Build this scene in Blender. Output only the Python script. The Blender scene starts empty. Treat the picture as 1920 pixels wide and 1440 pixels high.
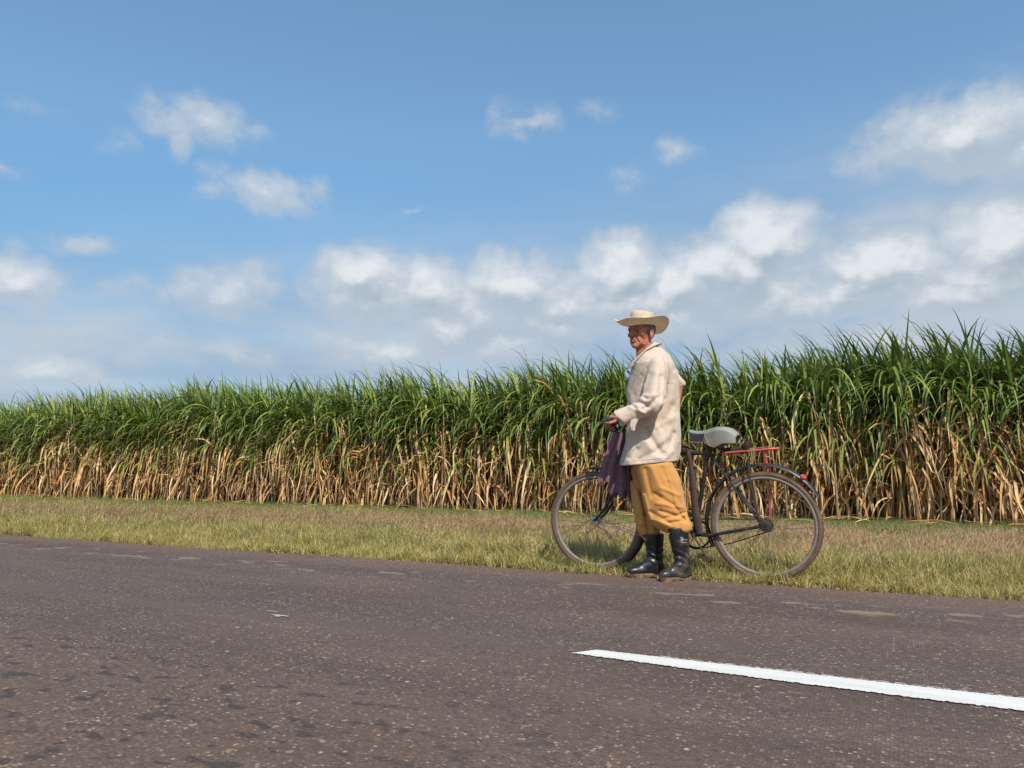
import bpy, math, random
import numpy as np
from mathutils import Vector, Matrix
random.seed(7)
RNG = np.random.default_rng(11)
C = bpy.context.scene.collection
R = math.radians
SC = bpy.context.scene

# ------------------------------------------------------------------ camera, sky, sun, exposure
YAW = R(27.0); PITCH = math.atan(165/1400); CAMH = 0.70; FPX = 1400.0
cam_d = bpy.data.cameras.new('camera'); cam = bpy.data.objects.new('camera', cam_d); C.objects.link(cam)
cam_d.sensor_width = 36; cam_d.lens = 36*FPX/1920; cam_d.clip_start = 0.05; cam_d.clip_end = 6000
cam.location = (0, 0, CAMH); cam.rotation_euler = (math.pi/2+PITCH, 0, YAW)
SC.camera = cam
SUN_EL = R(47); SUN_DIR = Vector((0.70*math.cos(SUN_EL), -0.714*math.cos(SUN_EL), math.sin(SUN_EL))).normalized()
SUN_STRENGTH = 4.75; SKY_STRENGTH = 0.142
SC.view_settings.view_transform = 'Standard'; SC.view_settings.look = 'None'
SC.view_settings.gamma = 1; SC.view_settings.exposure = 0.0
sd = bpy.data.lights.new('sun', 'SUN'); sd.energy = SUN_STRENGTH; sd.angle = R(0.5); sd.color = (1, .955, .89)
so = bpy.data.objects.new('sun', sd); C.objects.link(so); so.location = (0, 0, 30)
so.rotation_euler = SUN_DIR.to_track_quat('Z', 'Y').to_euler()

FW = (-math.sin(YAW), math.cos(YAW)); RT = (math.cos(YAW), math.sin(YAW))
def atL(px, py, D):            # photograph direction at a given horizontal distance -> metres (right, away, up)
    a = (px-960)/FPX; b = (720-py)/FPX
    up = b*math.cos(PITCH)+math.sin(PITCH); f = math.cos(PITCH)-b*math.sin(PITCH)
    t = D/f
    return np.array((a*t, D, CAMH+up*t))
def l2w(p): return Vector((p[0]*RT[0]+p[1]*FW[0], p[0]*RT[1]+p[1]*FW[1], p[2]))
def ray(px, py):
    return l2w(atL(px, py, 1.0))-Vector((0, 0, CAMH))
def atY(px, py, Y):            # the point where that direction meets the vertical plane y = Y
    d = ray(px, py); return Vector((0, 0, CAMH))+d*(Y/d.y)
def atG(px, py, z=0.0):
    d = ray(px, py); return Vector((0, 0, CAMH))+d*((z-CAMH)/d.z)

# ------------------------------------------------------------------ node helpers
class NT:
    def __init__(s, tree): s.t = tree; s.t.nodes.clear()
    def n(s, typ, _ins=None, **kw):
        nd = s.t.nodes.new(typ)
        for k, v in kw.items(): setattr(nd, k, v)
        if _ins:
            for k, v in _ins.items():
                sock = nd.inputs[k]
                if isinstance(v, bpy.types.NodeSocket): s.t.links.new(v, sock)
                else: sock.default_value = v
        return nd
    def m(s, op, a, b=0.0, c=None, clamp=False):
        d = {0: a, 1: b}
        if c is not None: d[2] = c
        return s.n('ShaderNodeMath', d, operation=op, use_clamp=clamp).outputs[0]
    def vm(s, op, a, b=(0, 0, 0)):
        return s.n('ShaderNodeVectorMath', {0: a, 1: b}, operation=op).outputs[0]
    def mix(s, f, a, b, blend='MIX'):
        nd = s.n('ShaderNodeMix', data_type='RGBA', blend_type=blend)
        for i, v in ((0, f), (6, a), (7, b)):
            if isinstance(v, bpy.types.NodeSocket): s.t.links.new(v, nd.inputs[i])
            else: nd.inputs[i].default_value = (*v, 1) if (isinstance(v, tuple) and len(v) == 3) else v
        return nd.outputs[2]
    def noise2(s, vec, scale, detail=3, rough=.55):
        return s.n('ShaderNodeTexNoise', {'Vector': vec, 'Scale': scale, 'Detail': detail, 'Roughness': rough}, noise_dimensions='2D').outputs[0]
    def noise(s, vec, scale, detail=3, rough=.55, dist=0):
        return s.n('ShaderNodeTexNoise', {'Vector': vec, 'Scale': scale, 'Detail': detail, 'Roughness': rough, 'Distortion': dist}).outputs[0]
    def rng(s, v, a, b, c=0., d=1., smooth=False):
        return s.n('ShaderNodeMapRange', {0: v, 1: a, 2: b, 3: c, 4: d}, interpolation_type='SMOOTHSTEP' if smooth else 'LINEAR').outputs[0]
    def ramp(s, v, stops):
        nd = s.n('ShaderNodeValToRGB', {0: v}); e = nd.color_ramp.elements
        while len(e) < len(stops): e.new(0.5)
        for el, (p, c) in zip(e, stops): el.position = p; el.color = (*c, 1)
        return nd.outputs[0]

# ------------------------------------------------------------------ world: Nishita sky with clouds laid over it by direction
def build_world():
    w = bpy.data.worlds.new('World'); SC.world = w; w.use_nodes = True
    # clouds as (x, y, rx, ry, strength), read off the photograph and turned into angles of the real sky
    blobs = [(378, 230, 118, 40, .52), (352, 262, 34, 38, .5), (500, 358, 108, 36, .54), (395, 366, 60, 22, .28), (20, 532, 92, 56, .72),
             (435, 540, 102, 50, .60), (275, 548, 80, 22, .34), (685, 508, 76, 52, .95), (700, 545, 120, 66, .80), (795, 545, 110, 64, .90), (880, 575, 130, 62, .70), (955, 532, 115, 60, .88),
             (1050, 560, 150, 62, .80), (1165, 508, 92, 70, 1.0), (1180, 560, 150, 66, .85), (1265, 535, 115, 62, .92), (1435, 455, 98, 66, 1.05), (1400, 500, 150, 66, .92), (1340, 495, 90, 58, .92),
             (1480, 560, 190, 62, .72), (1655, 488, 125, 48, .90), (1590, 478, 50, 26, .7), (1640, 530, 180, 56, .75), (1880, 450, 108, 70, 1.05), (1860, 510, 160, 60, .85), (1790, 560, 100, 50, .92), (990, 225, 75, 36, .34),
             (1130, 212, 60, 24, .24), (1188, 318, 50, 28, .32), (1170, 350, 40, 18, .22), (1278, 284, 46, 28, .34), (1815, 248, 185, 58, .72), (1900, 275, 150, 50, .6),
             (155, 460, 70, 20, .30), (8, 308, 44, 20, .36), (215, 262, 40, 26, .24), (80, 690, 100, 30, .6), (830, 612, 100, 42, .70),
             (1045, 606, 105, 44, .72), (720, 655, 170, 40, .6), (430, 662, 90, 26, .45), (960, 655, 160, 36, .55), (1250, 610, 120, 46, .66),
             (770, 395, 44, 9, .2), (60, 205, 44, 18, .18), (620, 548, 70, 26, .4), (1700, 420, 230, 40, .28), (150, 640, 300, 50, .30), (1640, 650, 340, 60, .4)]
    g = bpy.data.node_groups.new('cloud_density', 'ShaderNodeTree')
    g.interface.new_socket('P', in_out='INPUT', socket_type='NodeSocketVector')
    g.interface.new_socket('D', in_out='OUTPUT', socket_type='NodeSocketFloat')
    t = NT(g)
    gi = t.n('NodeGroupInput'); go = t.n('NodeGroupOutput')
    P = gi.outputs[0]
    # P is (azimuth/10deg, elevation/10deg); warp it so outlines billow
    Pw = P
    acc = None
    for (x, y, rx, ry, st) in blobs:
        d = ray(x, y).normalized()
        az = math.degrees(math.atan2(d.x*RT[0]+d.y*RT[1], d.x*FW[0]+d.y*FW[1]))/10; el = math.degrees(math.asin(d.z))/10
        k = math.degrees(1/FPX)/10
        v = t.vm('MULTIPLY', t.vm('SUBTRACT', Pw, (az, el, 0)), (1/(rx*k*.92), 1/(ry*k), 0))
        l = t.n('ShaderNodeVectorMath', {0: v}, operation='LENGTH').outputs['Value']
        b = t.m('MULTIPLY_ADD', l, -st, 1.45*st)
        acc = b if acc is None else t.m('MAXIMUM', acc, b)
    g.links.new(acc, go.inputs[0])

    t = NT(w.node_tree)
    sky = t.n('ShaderNodeTexSky', sky_type='NISHITA', sun_disc=False, sun_elevation=SUN_EL,
              sun_rotation=math.atan2(SUN_DIR.x, SUN_DIR.y), air_density=1.0, dust_density=.6, ozone_density=1.6, altitude=0)
    tc = t.n('ShaderNodeTexCoord').outputs['Generated']
    s = t.n('ShaderNodeSeparateXYZ', {0: tc})
    lat = t.m('ADD', t.m('MULTIPLY', s.outputs[0], RT[0]), t.m('MULTIPLY', s.outputs[1], RT[1]))
    fwd = t.m('ADD', t.m('MULTIPLY', s.outputs[0], FW[0]), t.m('MULTIPLY', s.outputs[1], FW[1]))
    az = t.m('MULTIPLY', t.m('ARCTAN2', lat, fwd), 18/math.pi)
    el = t.m('MULTIPLY', t.m('ARCSINE', s.outputs[2]), 18/math.pi)
    P = t.n('ShaderNodeCombineXYZ', {0: az, 1: el, 2: 0.0}).outputs[0]
    # one warp of the plane makes every outline billow
    wx = t.noise2(P, 1.9, 3, .55); wy = t.noise2(t.vm('ADD', P, (17.3, 5.1, 0)), 1.9, 3, .55)
    W_ = t.n('ShaderNodeCombineXYZ', {0: t.m('MULTIPLY_ADD', wx, .38, -.19), 1: t.m('MULTIPLY_ADD', wy, .30, -.15), 2: 0.0}).outputs[0]
    Pw = t.vm('ADD', P, W_)
    def dens(off):
        nd = t.n('ShaderNodeGroup'); nd.node_tree = g
        w.node_tree.links.new(t.vm('ADD', Pw, off) if off else Pw, nd.inputs[0]); return t.m('MAXIMUM', nd.outputs[0], 0.0)
    azo = t.rng(t.m('ABSOLUTE', az), 3.7, 4.6, 0, 1, True); elo = t.rng(el, 3.4, 4.2, 0, 1, True)
    cu = t.m('MULTIPLY', t.rng(t.noise2(t.vm('MULTIPLY', P, (.45, .95, 1)), 1.0, 3, .5), .52, .72, 0, 1.1, True), t.m('MAXIMUM', azo, elo))
    n1 = t.noise2(t.vm('MULTIPLY', P, (1, 1.4, 1)), 3.6, 7, .60)
    n1b = t.noise2(t.vm('MULTIPLY', t.vm('ADD', P, (-.03, .08, 0)), (1, 1.4, 1)), 3.6, 6, .60)
    b0 = t.m('MAXIMUM', dens(None), cu); b1 = t.m('MAXIMUM', dens((-.03, .15, 0)), cu)
    D0 = t.m('ADD', b0, t.m('MULTIPLY', t.m('MULTIPLY_ADD', n1, .90, -.45), t.rng(b0, 0, .3)))
    D1 = t.m('ADD', b1, t.m('MULTIPLY', t.m('MULTIPLY_ADD', n1b, .90, -.45), t.rng(b1, 0, .3)))
    alpha = t.m('MULTIPLY', t.rng(D0, .06, .46, 0, 1, True), t.rng(D0, .30, 1.0, .60, 1.0))
    lit = t.rng(t.m('SUBTRACT', D0, D1), -.50, .62, 0, 1, True)
    thick = t.rng(D0, .35, 1.1)
    white = t.mix(lit, (.40, .48, .56), (.80, .83, .86))
    white = t.mix(t.rng(D0, 1.05, .35), white, (.51, .58, .66))
    # thin low veil towards the horizon, streaked along it
    str_ = t.noise2(t.vm('MULTIPLY', P, (.5, 3.2, 1)), 1.4, 5, .6)
    lo = t.m('ADD', el, t.m('MULTIPLY', az, -.12))
    veil = t.m('MULTIPLY', t.rng(lo, 2.35, 1.0, 0, 1, True), t.rng(str_, .22, .58, .70, 1))
    veil = t.m('MULTIPLY', veil, .93)
    str2 = t.noise2(t.vm('MULTIPLY', P, (.35, 1.6, 1)), 1.1, 4, .6)
    vcol = t.mix(t.rng(str2, .35, .65), (.36, .475, .62), (.53, .60, .70))
    # sky blue graded as the air thickens towards the horizon
    skyc = t.mix(1.0, sky.outputs[0], t.ramp(t.rng(el, 0, 9), [(0, (.40, .66, .76)), (.14, (.56, .84, .92)), (.27, (1.06, 1.28, 1.26)), (.42, (1.22, 1.42, 1.38)), (1, (.98, 1.24, 1.38))]), 'MULTIPLY')
    bg1 = t.n('ShaderNodeBackground', {0: skyc, 1: SKY_STRENGTH})
    bg2 = t.n('ShaderNodeBackground', {0: vcol, 1: 1.0})
    bg3 = t.n('ShaderNodeBackground', {0: white, 1: 1.0})
    m1 = t.n('ShaderNodeMixShader', {0: veil, 1: bg1.outputs[0], 2: bg2.outputs[0]})
    up = t.rng(el, -.1, .05)
    m2 = t.n('ShaderNodeMixShader', {0: t.m('MULTIPLY', t.m('MULTIPLY', alpha, up), .95), 1: m1.outputs[0], 2: bg3.outputs[0]})
    t.n('ShaderNodeOutputWorld', {0: m2.outputs[0]})
build_world()
SC.world.cycles.sampling_method = 'NONE'
SC.cycles.max_bounces = 5; SC.cycles.diffuse_bounces = 3; SC.cycles.glossy_bounces = 2; SC.cycles.transmission_bounces = 3

# ------------------------------------------------------------------ materials
def mat(name, col, rough=.7, metal=0., var=.15, vscale=12., bump=.0, bscale=80., col2=None, f2=.5, s2=8., spec=.5, trans=0., sheen=0., coat=0.):
    m = bpy.data.materials.new(name); m.use_nodes = True; t = NT(m.node_tree)
    tc = t.n('ShaderNodeTexCoord').outputs['Object']
    n = t.noise(tc, vscale, 5, .6)
    c = t.mix(t.rng(n, .3, .7), tuple(x*(1-var) for x in col), tuple(min(1, x*(1+var)) for x in col))
    if col2:
        k = t.noise(tc, s2, 5, .65)
        c = t.mix(t.rng(k, 1-f2-.08, 1-f2+.08), c, col2)
    b = t.n('ShaderNodeBsdfPrincipled', {'Base Color': c, 'Roughness': rough, 'Metallic': metal, 'Specular IOR Level': spec})
    if coat: b.inputs['Coat Weight'].default_value = coat
    if sheen: b.inputs['Sheen Weight'].default_value = sheen
    if bump:
        bn = t.n('ShaderNodeBump', {'Height': t.noise(tc, bscale, 4, .6), 'Strength': bump, 'Distance': .01})
        t.t.links.new(bn.outputs[0], b.inputs['Normal'])
    t.n('ShaderNodeOutputMaterial', {0: b.outputs[0]})
    return m

def leaf_mat(name, stops, tipcol, trans=.35, rough=.55, zone=None):
    m = bpy.data.materials.new(name); m.use_nodes = True; t = NT(m.node_tree)
    a = t.n('ShaderNodeAttribute', attribute_name='lf')      # x: per-leaf random, y: along the blade
    s = t.n('ShaderNodeSeparateXYZ', {0: a.outputs['Vector']})
    oi = t.n('ShaderNodeObjectInfo').outputs['Random']
    r = t.m('FRACT', t.m('ADD', s.outputs[0], oi))
    c = t.ramp(r, stops)
    pos = t.n('ShaderNodeNewGeometry').outputs['Position']
    n = t.noise(pos, 9, 3, .6)
    c = t.mix(t.rng(n, .3, .75), c, tipcol)  if False else c
    c = t.mix(t.m('MULTIPLY', t.rng(s.outputs[1], .72, 1.0), .8), c, tipcol)
    if zone: c = zone(t, pos, c, s.outputs[1], r)
    c = t.mix(1.0, c, t.ramp(n, [(.25, (.78, .78, .78)), (.75, (1.18, 1.18, 1.18))]), 'MULTIPLY')
    b = t.n('ShaderNodeBsdfPrincipled', {'Base Color': c, 'Roughness': rough, 'Specular IOR Level': .35})
    tr = t.n('ShaderNodeBsdfTranslucent', {0: c})
    mx = t.n('ShaderNodeMixShader', {0: trans, 1: b.outputs[0], 2: tr.outputs[0]})
    t.n('ShaderNodeOutputMaterial', {0: mx.outputs[0]})
    return m

M_green = leaf_mat('cane_green', [(0, (.055, .105, .024)), (.25, (.11, .18, .034)), (.5, (.20, .27, .05)), (.72, (.34, .39, .07)), (.9, (.11, .18, .034)), (1, (.46, .43, .10))], (.20, .23, .07), .25, .38)
M_yell = leaf_mat('cane_yellowing', [(0, (.12, .2, .035)), (.4, (.24, .29, .055)), (.7, (.4, .36, .08)), (1, (.16, .25, .05))], (.45, .3, .12), .3, .5)
M_dry = leaf_mat('cane_dry', [(0, (.68, .39, .14)), (.25, (.46, .225, .07)), (.5, (.84, .56, .26)), (.68, (.26, .11, .04)), (.85, (.92, .68, .38)), (1, (.64, .35, .12))], (.52, .36, .21), .2, .65)
M_stalk = mat('cane_stalk', (.30, .19, .10), .5, var=.4, vscale=6, col2=(.20, .07, .05), f2=.4, s2=5)

# ------------------------------------------------------------------ mesh helpers
def new_mesh(name, V, F, m=None, smooth=True):
    me = bpy.data.meshes.new(name)
    me.from_pydata([tuple(map(float, v)) for v in V], [], [tuple(int(i) for i in f) for f in F])
    if smooth: me.polygons.foreach_set('use_smooth', [True]*len(me.polygons))
    for mm in (m if isinstance(m, (list, tuple)) else [m]):
        if mm: me.materials.append(mm)
    me.update(); return me
def link(name, me, parent=None, loc=None, rot=None):
    o = bpy.data.objects.new(name, me); C.objects.link(o)
    if parent: o.parent = parent
    if loc is not None: o.location = loc
    if rot is not None: o.rotation_euler = rot
    return o
def tag(o, label=None, cat=None, group=None, kind=None):
    if label: o['label'] = label
    if cat: o['category'] = cat
    if group: o['group'] = group
    if kind: o['kind'] = kind
    return o

class MB:
    def __init__(s): s.V = []; s.F = []
    def add(s, V, F):
        o = len(s.V); s.V += [tuple(v) for v in V]; s.F += [tuple(i+o for i in f) for f in F]; return s
    def tube(s, pts, r, seg=8, caps=True, flat=1.0):
        pts = [Vector(p) for p in pts]; n = len(pts)
        rr = r if isinstance(r, (list, tuple)) else [r]*n
        V = []; F = []; prev = None
        for i, p in enumerate(pts):
            d = (pts[min(i+1, n-1)]-pts[max(i-1, 0)]).normalized()
            if prev is None:
                a = Vector((0, 0, 1)) if abs(d.z) < .9 else Vector((0, 1, 0)); x = d.cross(a).normalized()
            else: x = (prev-d*prev.dot(d)).normalized()
            prev = x; y = d.cross(x)
            for k in range(seg):
                t = 2*math.pi*k/seg; V.append(p+(x*math.cos(t)+y*math.sin(t)*flat)*rr[i])
        for i in range(n-1):
            for k in range(seg):
                a = i*seg+k; b = i*seg+(k+1) % seg; F.append((a, b, b+seg, a+seg))
        if caps: F.append(tuple(range(seg-1, -1, -1))); F.append(tuple((n-1)*seg+k for k in range(seg)))
        return s.add(V, F)
    def torus(s, c, R0, r, n=72, seg=10, axis='y', a0=0, a1=2*math.pi, prof=None):
        c = Vector(c); full = abs(a1-a0-2*math.pi) < 1e-6; N = n if full else n+1
        prof = prof or [(r*math.cos(2*math.pi*k/seg), r*math.sin(2*math.pi*k/seg)) for k in range(seg)]
        seg = len(prof); V = []; F = []
        for i in range(N):
            t = a0+(a1-a0)*i/n
            for (dr, dy) in prof: V.append(c+Vector(((R0+dr)*math.cos(t), dy, (R0+dr)*math.sin(t))))
        for i in range(n):
            for k in range(seg):
                a = i*seg+k; b = i*seg+(k+1) % seg; j = ((i+1) % N)*seg
                F.append((a, b, j+(k+1) % seg, j+k))
        if not full: F.append(tuple(range(seg-1, -1, -1))); F.append(tuple((N-1)*seg+k for k in range(seg)))
        return s.add(V, F)
    def box(s, c, h, rot=None):
        V = []
        for x in (-1, 1):
            for y in (-1, 1):
                for z in (-1, 1):
                    v = Vector((x*h[0], y*h[1], z*h[2]))
                    if rot: v = rot @ v
                    V.append(Vector(c)+v)
        return s.add(V, [(0, 1, 3, 2), (4, 6, 7, 5), (0, 4, 5, 1), (2, 3, 7, 6), (0, 2, 6, 4), (1, 5, 7, 3)])
    def disc(s, c, r, th, n=20, axis=Vector((0, 1, 0))):
        ax = axis.normalized(); return s.tube([Vector(c)-ax*th/2, Vector(c)+ax*th/2], r, n)
    def build(s, name, m, parent=None, smooth=True, auto=True):
        me = new_mesh(name, s.V, s.F, m, smooth); o = link(name, me, parent)
        if smooth and auto:
            try: me.set_sharp_from_angle(angle=R(40))
            except Exception: pass
        return o

# ------------------------------------------------------------------ ground, road
def build_ground():
    m = bpy.data.materials.new('soil'); m.use_nodes = True; t = NT(m.node_tree)
    P = t.n('ShaderNodeNewGeometry').outputs['Position']
    n = t.noise(P, 2.5, 6, .6); n2 = t.noise(P, 40, 5, .7)
    c = t.mix(t.rng(n, .35, .65), (.12, .085, .04), (.09, .10, .025))
    c = t.mix(t.rng(n2, .45, .75), c, (.30, .24, .13))
    s = t.n('ShaderNodeSeparateXYZ', {0: P})
    red = t.rng(s.outputs[1], 5.10, 4.98)
    c = t.mix(t.m('MULTIPLY', red, t.rng(n2, .3, .5)), c, (.30, .13, .085))
    b = t.n('ShaderNodeBsdfPrincipled', {'Base Color': c, 'Roughness': .95})
    bn = t.n('ShaderNodeBump', {'Height': n2, 'Strength': .8, 'Distance': .02}); t.t.links.new(bn.outputs[0], b.inputs['Normal'])
    t.n('ShaderNodeOutputMaterial', {0: b.outputs[0]})
    mb = MB()
    S = 3000
    mb.add([(-S, -S, -.03), (S, -S, -.03), (S, S, -.03), (-S, S, -.03)], [(0, 1, 2, 3)])
    tag(mb.build('ground', m, smooth=False), kind='structure')
    # gently uneven verge between road and field
    xs = np.concatenate([np.linspace(-120, -12, 60), np.linspace(-11.7, 8, 80), np.linspace(10, 60, 10)]); ys = np.linspace(4.9, 14, 40)
    V = []; F = []
    for j, y in enumerate(ys):
        for x in xs:
            z = -.012+.015*math.sin(x*1.7+y)*math.sin(y*2.1+.4*x)*min(1, max(0, (y-5.4)))
            V.append((x, y, z))
    nx = len(xs)
    for j in range(len(ys)-1):
        for i in range(nx-1): a = j*nx+i; F.append((a, a+1, a+nx+1, a+nx))
    tag(link('verge', new_mesh('verge', V, F, m)), kind='structure')

def build_road():
    m = bpy.data.materials.new('asphalt'); m.use_nodes = True; t = NT(m.node_tree)
    P = t.n('ShaderNodeNewGeometry').outputs['Position']
    s = t.n('ShaderNodeSeparateXYZ', {0: P}); X, Y = s.outputs[0], s.outputs[1]
    wob = t.m('MULTIPLY', t.m('SUBTRACT', t.noise(t.vm('MULTIPLY', P, (.5, .5, 1)), 1.0, 3), .5), .35)
    Yw = t.m('ADD', Y, wob)
    nl = t.noise(t.vm('MULTIPLY', P, (.35, 1.6, 1)), 1.3, 5, .55)
    base = t.mix(t.rng(nl, .38, .62), (0.090, 0.061, 0.048), (0.130, 0.087, 0.067))
    # older wheel paths, greyer; dust at the far edge, redder
    path = t.m('MAXIMUM', t.rng(t.m('ABSOLUTE', t.m('SUBTRACT', Yw, 3.15)), .34, .1, 0, 1, True), t.rng(t.m('ABSOLUTE', t.m('SUBTRACT', Yw, 4.33)), .2, .06, 0, 1, True))
    base = t.mix(t.m('MULTIPLY', path, .45), base, (0.077, 0.060, 0.056))
    base = t.mix(t.m('MULTIPLY', t.rng(Yw, 4.5, 4.85, 0, 1, True), .7), base, (0.165, 0.097, 0.070))
    base = t.mix(t.m('MULTIPLY', t.rng(Yw, 2.5, 1.4, 0, 1, True), .5), base, (0.130, 0.082, 0.054))
    # chippings
    vo = t.n('ShaderNodeTexVoronoi', {'Vector': P, 'Scale': 95., 'Randomness': 1.}, feature='F1')
    vc = t.n('ShaderNodeSeparateColor', {0: vo.outputs['Color']})
    inside = t.rng(vo.outputs['Distance'], .62, .42)
    stone = t.ramp(vc.outputs[0], [(0, (0.033, 0.026, 0.024)), (.35, (0.077, 0.054, 0.042)), (.62, (0.154, 0.098, 0.068)), (.80, (0.242, 0.149, 0.088)), (.92, (0.220, 0.177, 0.152)), (.98, (0.572, 0.409, 0.288)), (1, (0.660, 0.512, 0.400))])
    expose = t.rng(t.noise(P, 2.2, 4, .6), .3, .7, .2, .72)
    c = t.mix(t.m('MULTIPLY', inside, expose), base, stone)
    vo2 = t.n('ShaderNodeTexVoronoi', {'Vector': P, 'Scale': 32., 'Randomness': 1.}, feature='F1')
    vc2 = t.n('ShaderNodeSeparateColor', {0: vo2.outputs['Color']})
    big = t.m('MULTIPLY', t.rng(vo2.outputs['Distance'], .34, .26), t.m('GREATER_THAN', vc2.outputs[1], .965))
    c = t.mix(big, c, t.mix(vc2.outputs[2], (0.242, 0.140, 0.080), (0.506, 0.353, 0.240)))
    # tar pits in the near lane
    pit = t.noise(t.vm('MULTIPLY', P, (1.0, 1.7, 1)), 8.5, 3, .5)
    near = t.m('MULTIPLY', t.rng(Y, 2.35, 1.9), t.rng(X, .2, -1.6))
    pm = t.m('MULTIPLY', t.rng(pit, .575, .635), near)
    c = t.mix(t.m('MULTIPLY', pm, .68), c, (0.033, 0.029, 0.030))
    pit2 = t.noise(t.vm('MULTIPLY', P, (1, 1.5, 1)), 21, 3, .55)
    c = t.mix(t.m('MULTIPLY', t.rng(pit2, .61, .68), .5), c, (0.044, 0.035, 0.034))
    # pale worn spots along the outer wheel path
    ps = t.noise(t.vm('MULTIPLY', P, (1.0, 2.2, 1)), 3.4, 3, .45)
    band = t.rng(t.m('ABSOLUTE', t.m('SUBTRACT', Y, 4.33)), .26, .14, 0, 1, True)
    c = t.mix(t.m('MULTIPLY', t.m('MULTIPLY', t.rng(t.m('ADD', ps, t.m('MULTIPLY_ADD', t.noise(P, 22, 4, .6), .16, -.08)), .585, .65), band), .55), c, (0.330, 0.237, 0.152))
    # painted-out old line left of the white dash
    lb = t.m('MULTIPLY', t.rng(t.m('ABSOLUTE', t.m('SUBTRACT', Y, 2.80)), .12, .07), t.rng(X, -.95, -1.2))
    c = t.mix(t.m('MULTIPLY', lb, .55), c, (0.108, 0.082, 0.064))
    c = t.mix(t.m('MULTIPLY', t.m('MULTIPLY', t.rng(t.noise(P, 15, 4), .66, .7), t.rng(t.m('ABSOLUTE', t.m('SUBTRACT', Y, 2.55)), .9, .2)), .3), c, (0.330, 0.251, 0.176))
    b = t.n('ShaderNodeBsdfPrincipled', {'Base Color': c, 'Roughness': .82, 'Specular IOR Level': .35})
    h = t.m('ADD', t.m('MULTIPLY', inside, .6), t.m('MULTIPLY', t.noise(P, 160, 3), .5))
    h = t.m('SUBTRACT', h, t.m('MULTIPLY', pm, 1.2))
    bn = t.n('ShaderNodeBump', {'Height': h, 'Strength': .55, 'Distance': .004}); t.t.links.new(bn.outputs[0], b.inputs['Normal'])
    t.n('ShaderNodeOutputMaterial', {0: b.outputs[0]})
    xs = np.concatenate([np.linspace(-400, -30, 40), np.arange(-29, 6, .07), np.linspace(7, 300, 30)])
    V = []; F = []
    r = random.Random(3); e = 0
    for x in xs:
        e = e*.75+r.uniform(-.012, .012)
        ed = 4.985+e+.02*math.sin(x*1.3)+.012*math.sin(x*4.1)
        V += [(x, -5.2, .004), (x, ed-.04, .004), (x, ed, -.002), (x, ed+.005, -.03)]
    for i in range(len(xs)-1):
        for k in range(3): a = i*4+k; F.append((a, a+4, a+5, a+1))
    me = new_mesh('road', V, [f[::-1] for f in F], m, False)
    tag(link('road', me), kind='structure')
    # white dash
    wm = bpy.data.materials.new('road_paint'); wm.use_nodes = True; t = NT(wm.node_tree)
    P = t.n('ShaderNodeNewGeometry').outputs['Position']
    n = t.noise(P, 90, 4, .6); n2 = t.noise(t.vm('MULTIPLY', P, (.4, 3, 1)), 6, 4)
    c = t.mix(t.rng(n2, .35, .75), (.70, .67, .61), (.58, .555, .50))
    c = t.mix(t.m('MULTIPLY', t.rng(n, .60, .72), .6), c, (.3, .28, .26))
    b = t.n('ShaderNodeBsdfPrincipled', {'Base Color': c, 'Roughness': .75})
    bn = t.n('ShaderNodeBump', {'Height': n, 'Strength': .3, 'Distance': .003}); t.t.links.new(bn.outputs[0], b.inputs['Normal'])
    t.n('ShaderNodeOutputMaterial', {0: b.outputs[0]})
    a = atG(1072, 1228); b2 = atG(1118, 1222); q0 = atG(1920, 1338); q1 = atG(1920, 1315)
    ylo = q0.y; yhi = q1.y+.004
    V = []; F = []; n = 700; x1 = 3.2
    for i in range(n+1):
        f = i/n
        xl = a.x+(x1-a.x)*f; xh = b2.x+(x1-b2.x)*f
        jl = r.uniform(-.006, .006); jh = r.uniform(-.0035, .0035)
        V += [(xl, ylo+jl+(a.y-ylo)*max(0, 1-f*3)**2, .0085), (xh, yhi+jh, .0085)]
    for i in range(n): F.append((2*i, 2*i+2, 2*i+3, 2*i+1))
    tag(link('road_marking', new_mesh('road_marking', V, F, wm, False)), kind='structure')
    # remains of an older line along its far edge
    V = []; F = []
    x = b2.x+.25
    while x < x1:
        L = r.uniform(.01, .05); w = r.uniform(.002, .006); y = yhi+.014+r.uniform(-.003, .003)
        k = len(V); V += [(x, y-w, .008), (x+L, y-w*r.uniform(.6, 1), .008), (x+L*.9, y+w, .008), (x+.004, y+w*.7, .008)]; F.append((k, k+1, k+2, k+3))
        x += L+r.uniform(.001, .02)
    # loose flecks of paint
    for (px, py, sx, sy) in ((527, 1157, .075, .012), (520, 1158, .03, .016), (510, 1149, .05, .006)):
        c0 = atG(px, py)
        k = len(V); m_ = 9
        V += [(c0.x+sx*math.cos(q*6.283/m_)*r.uniform(.6, 1), c0.y+sy*math.sin(q*6.283/m_)*r.uniform(.5, 1), .0082) for q in range(m_)]; F.append(tuple(range(k, k+m_)))
    wm2 = mat('old_paint', (.42, .40, .36), .85, var=.25)
    tag(link('old_road_marking', new_mesh('old_road_marking', V, F, wm2, False)), kind='structure')
build_ground(); build_road()

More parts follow.
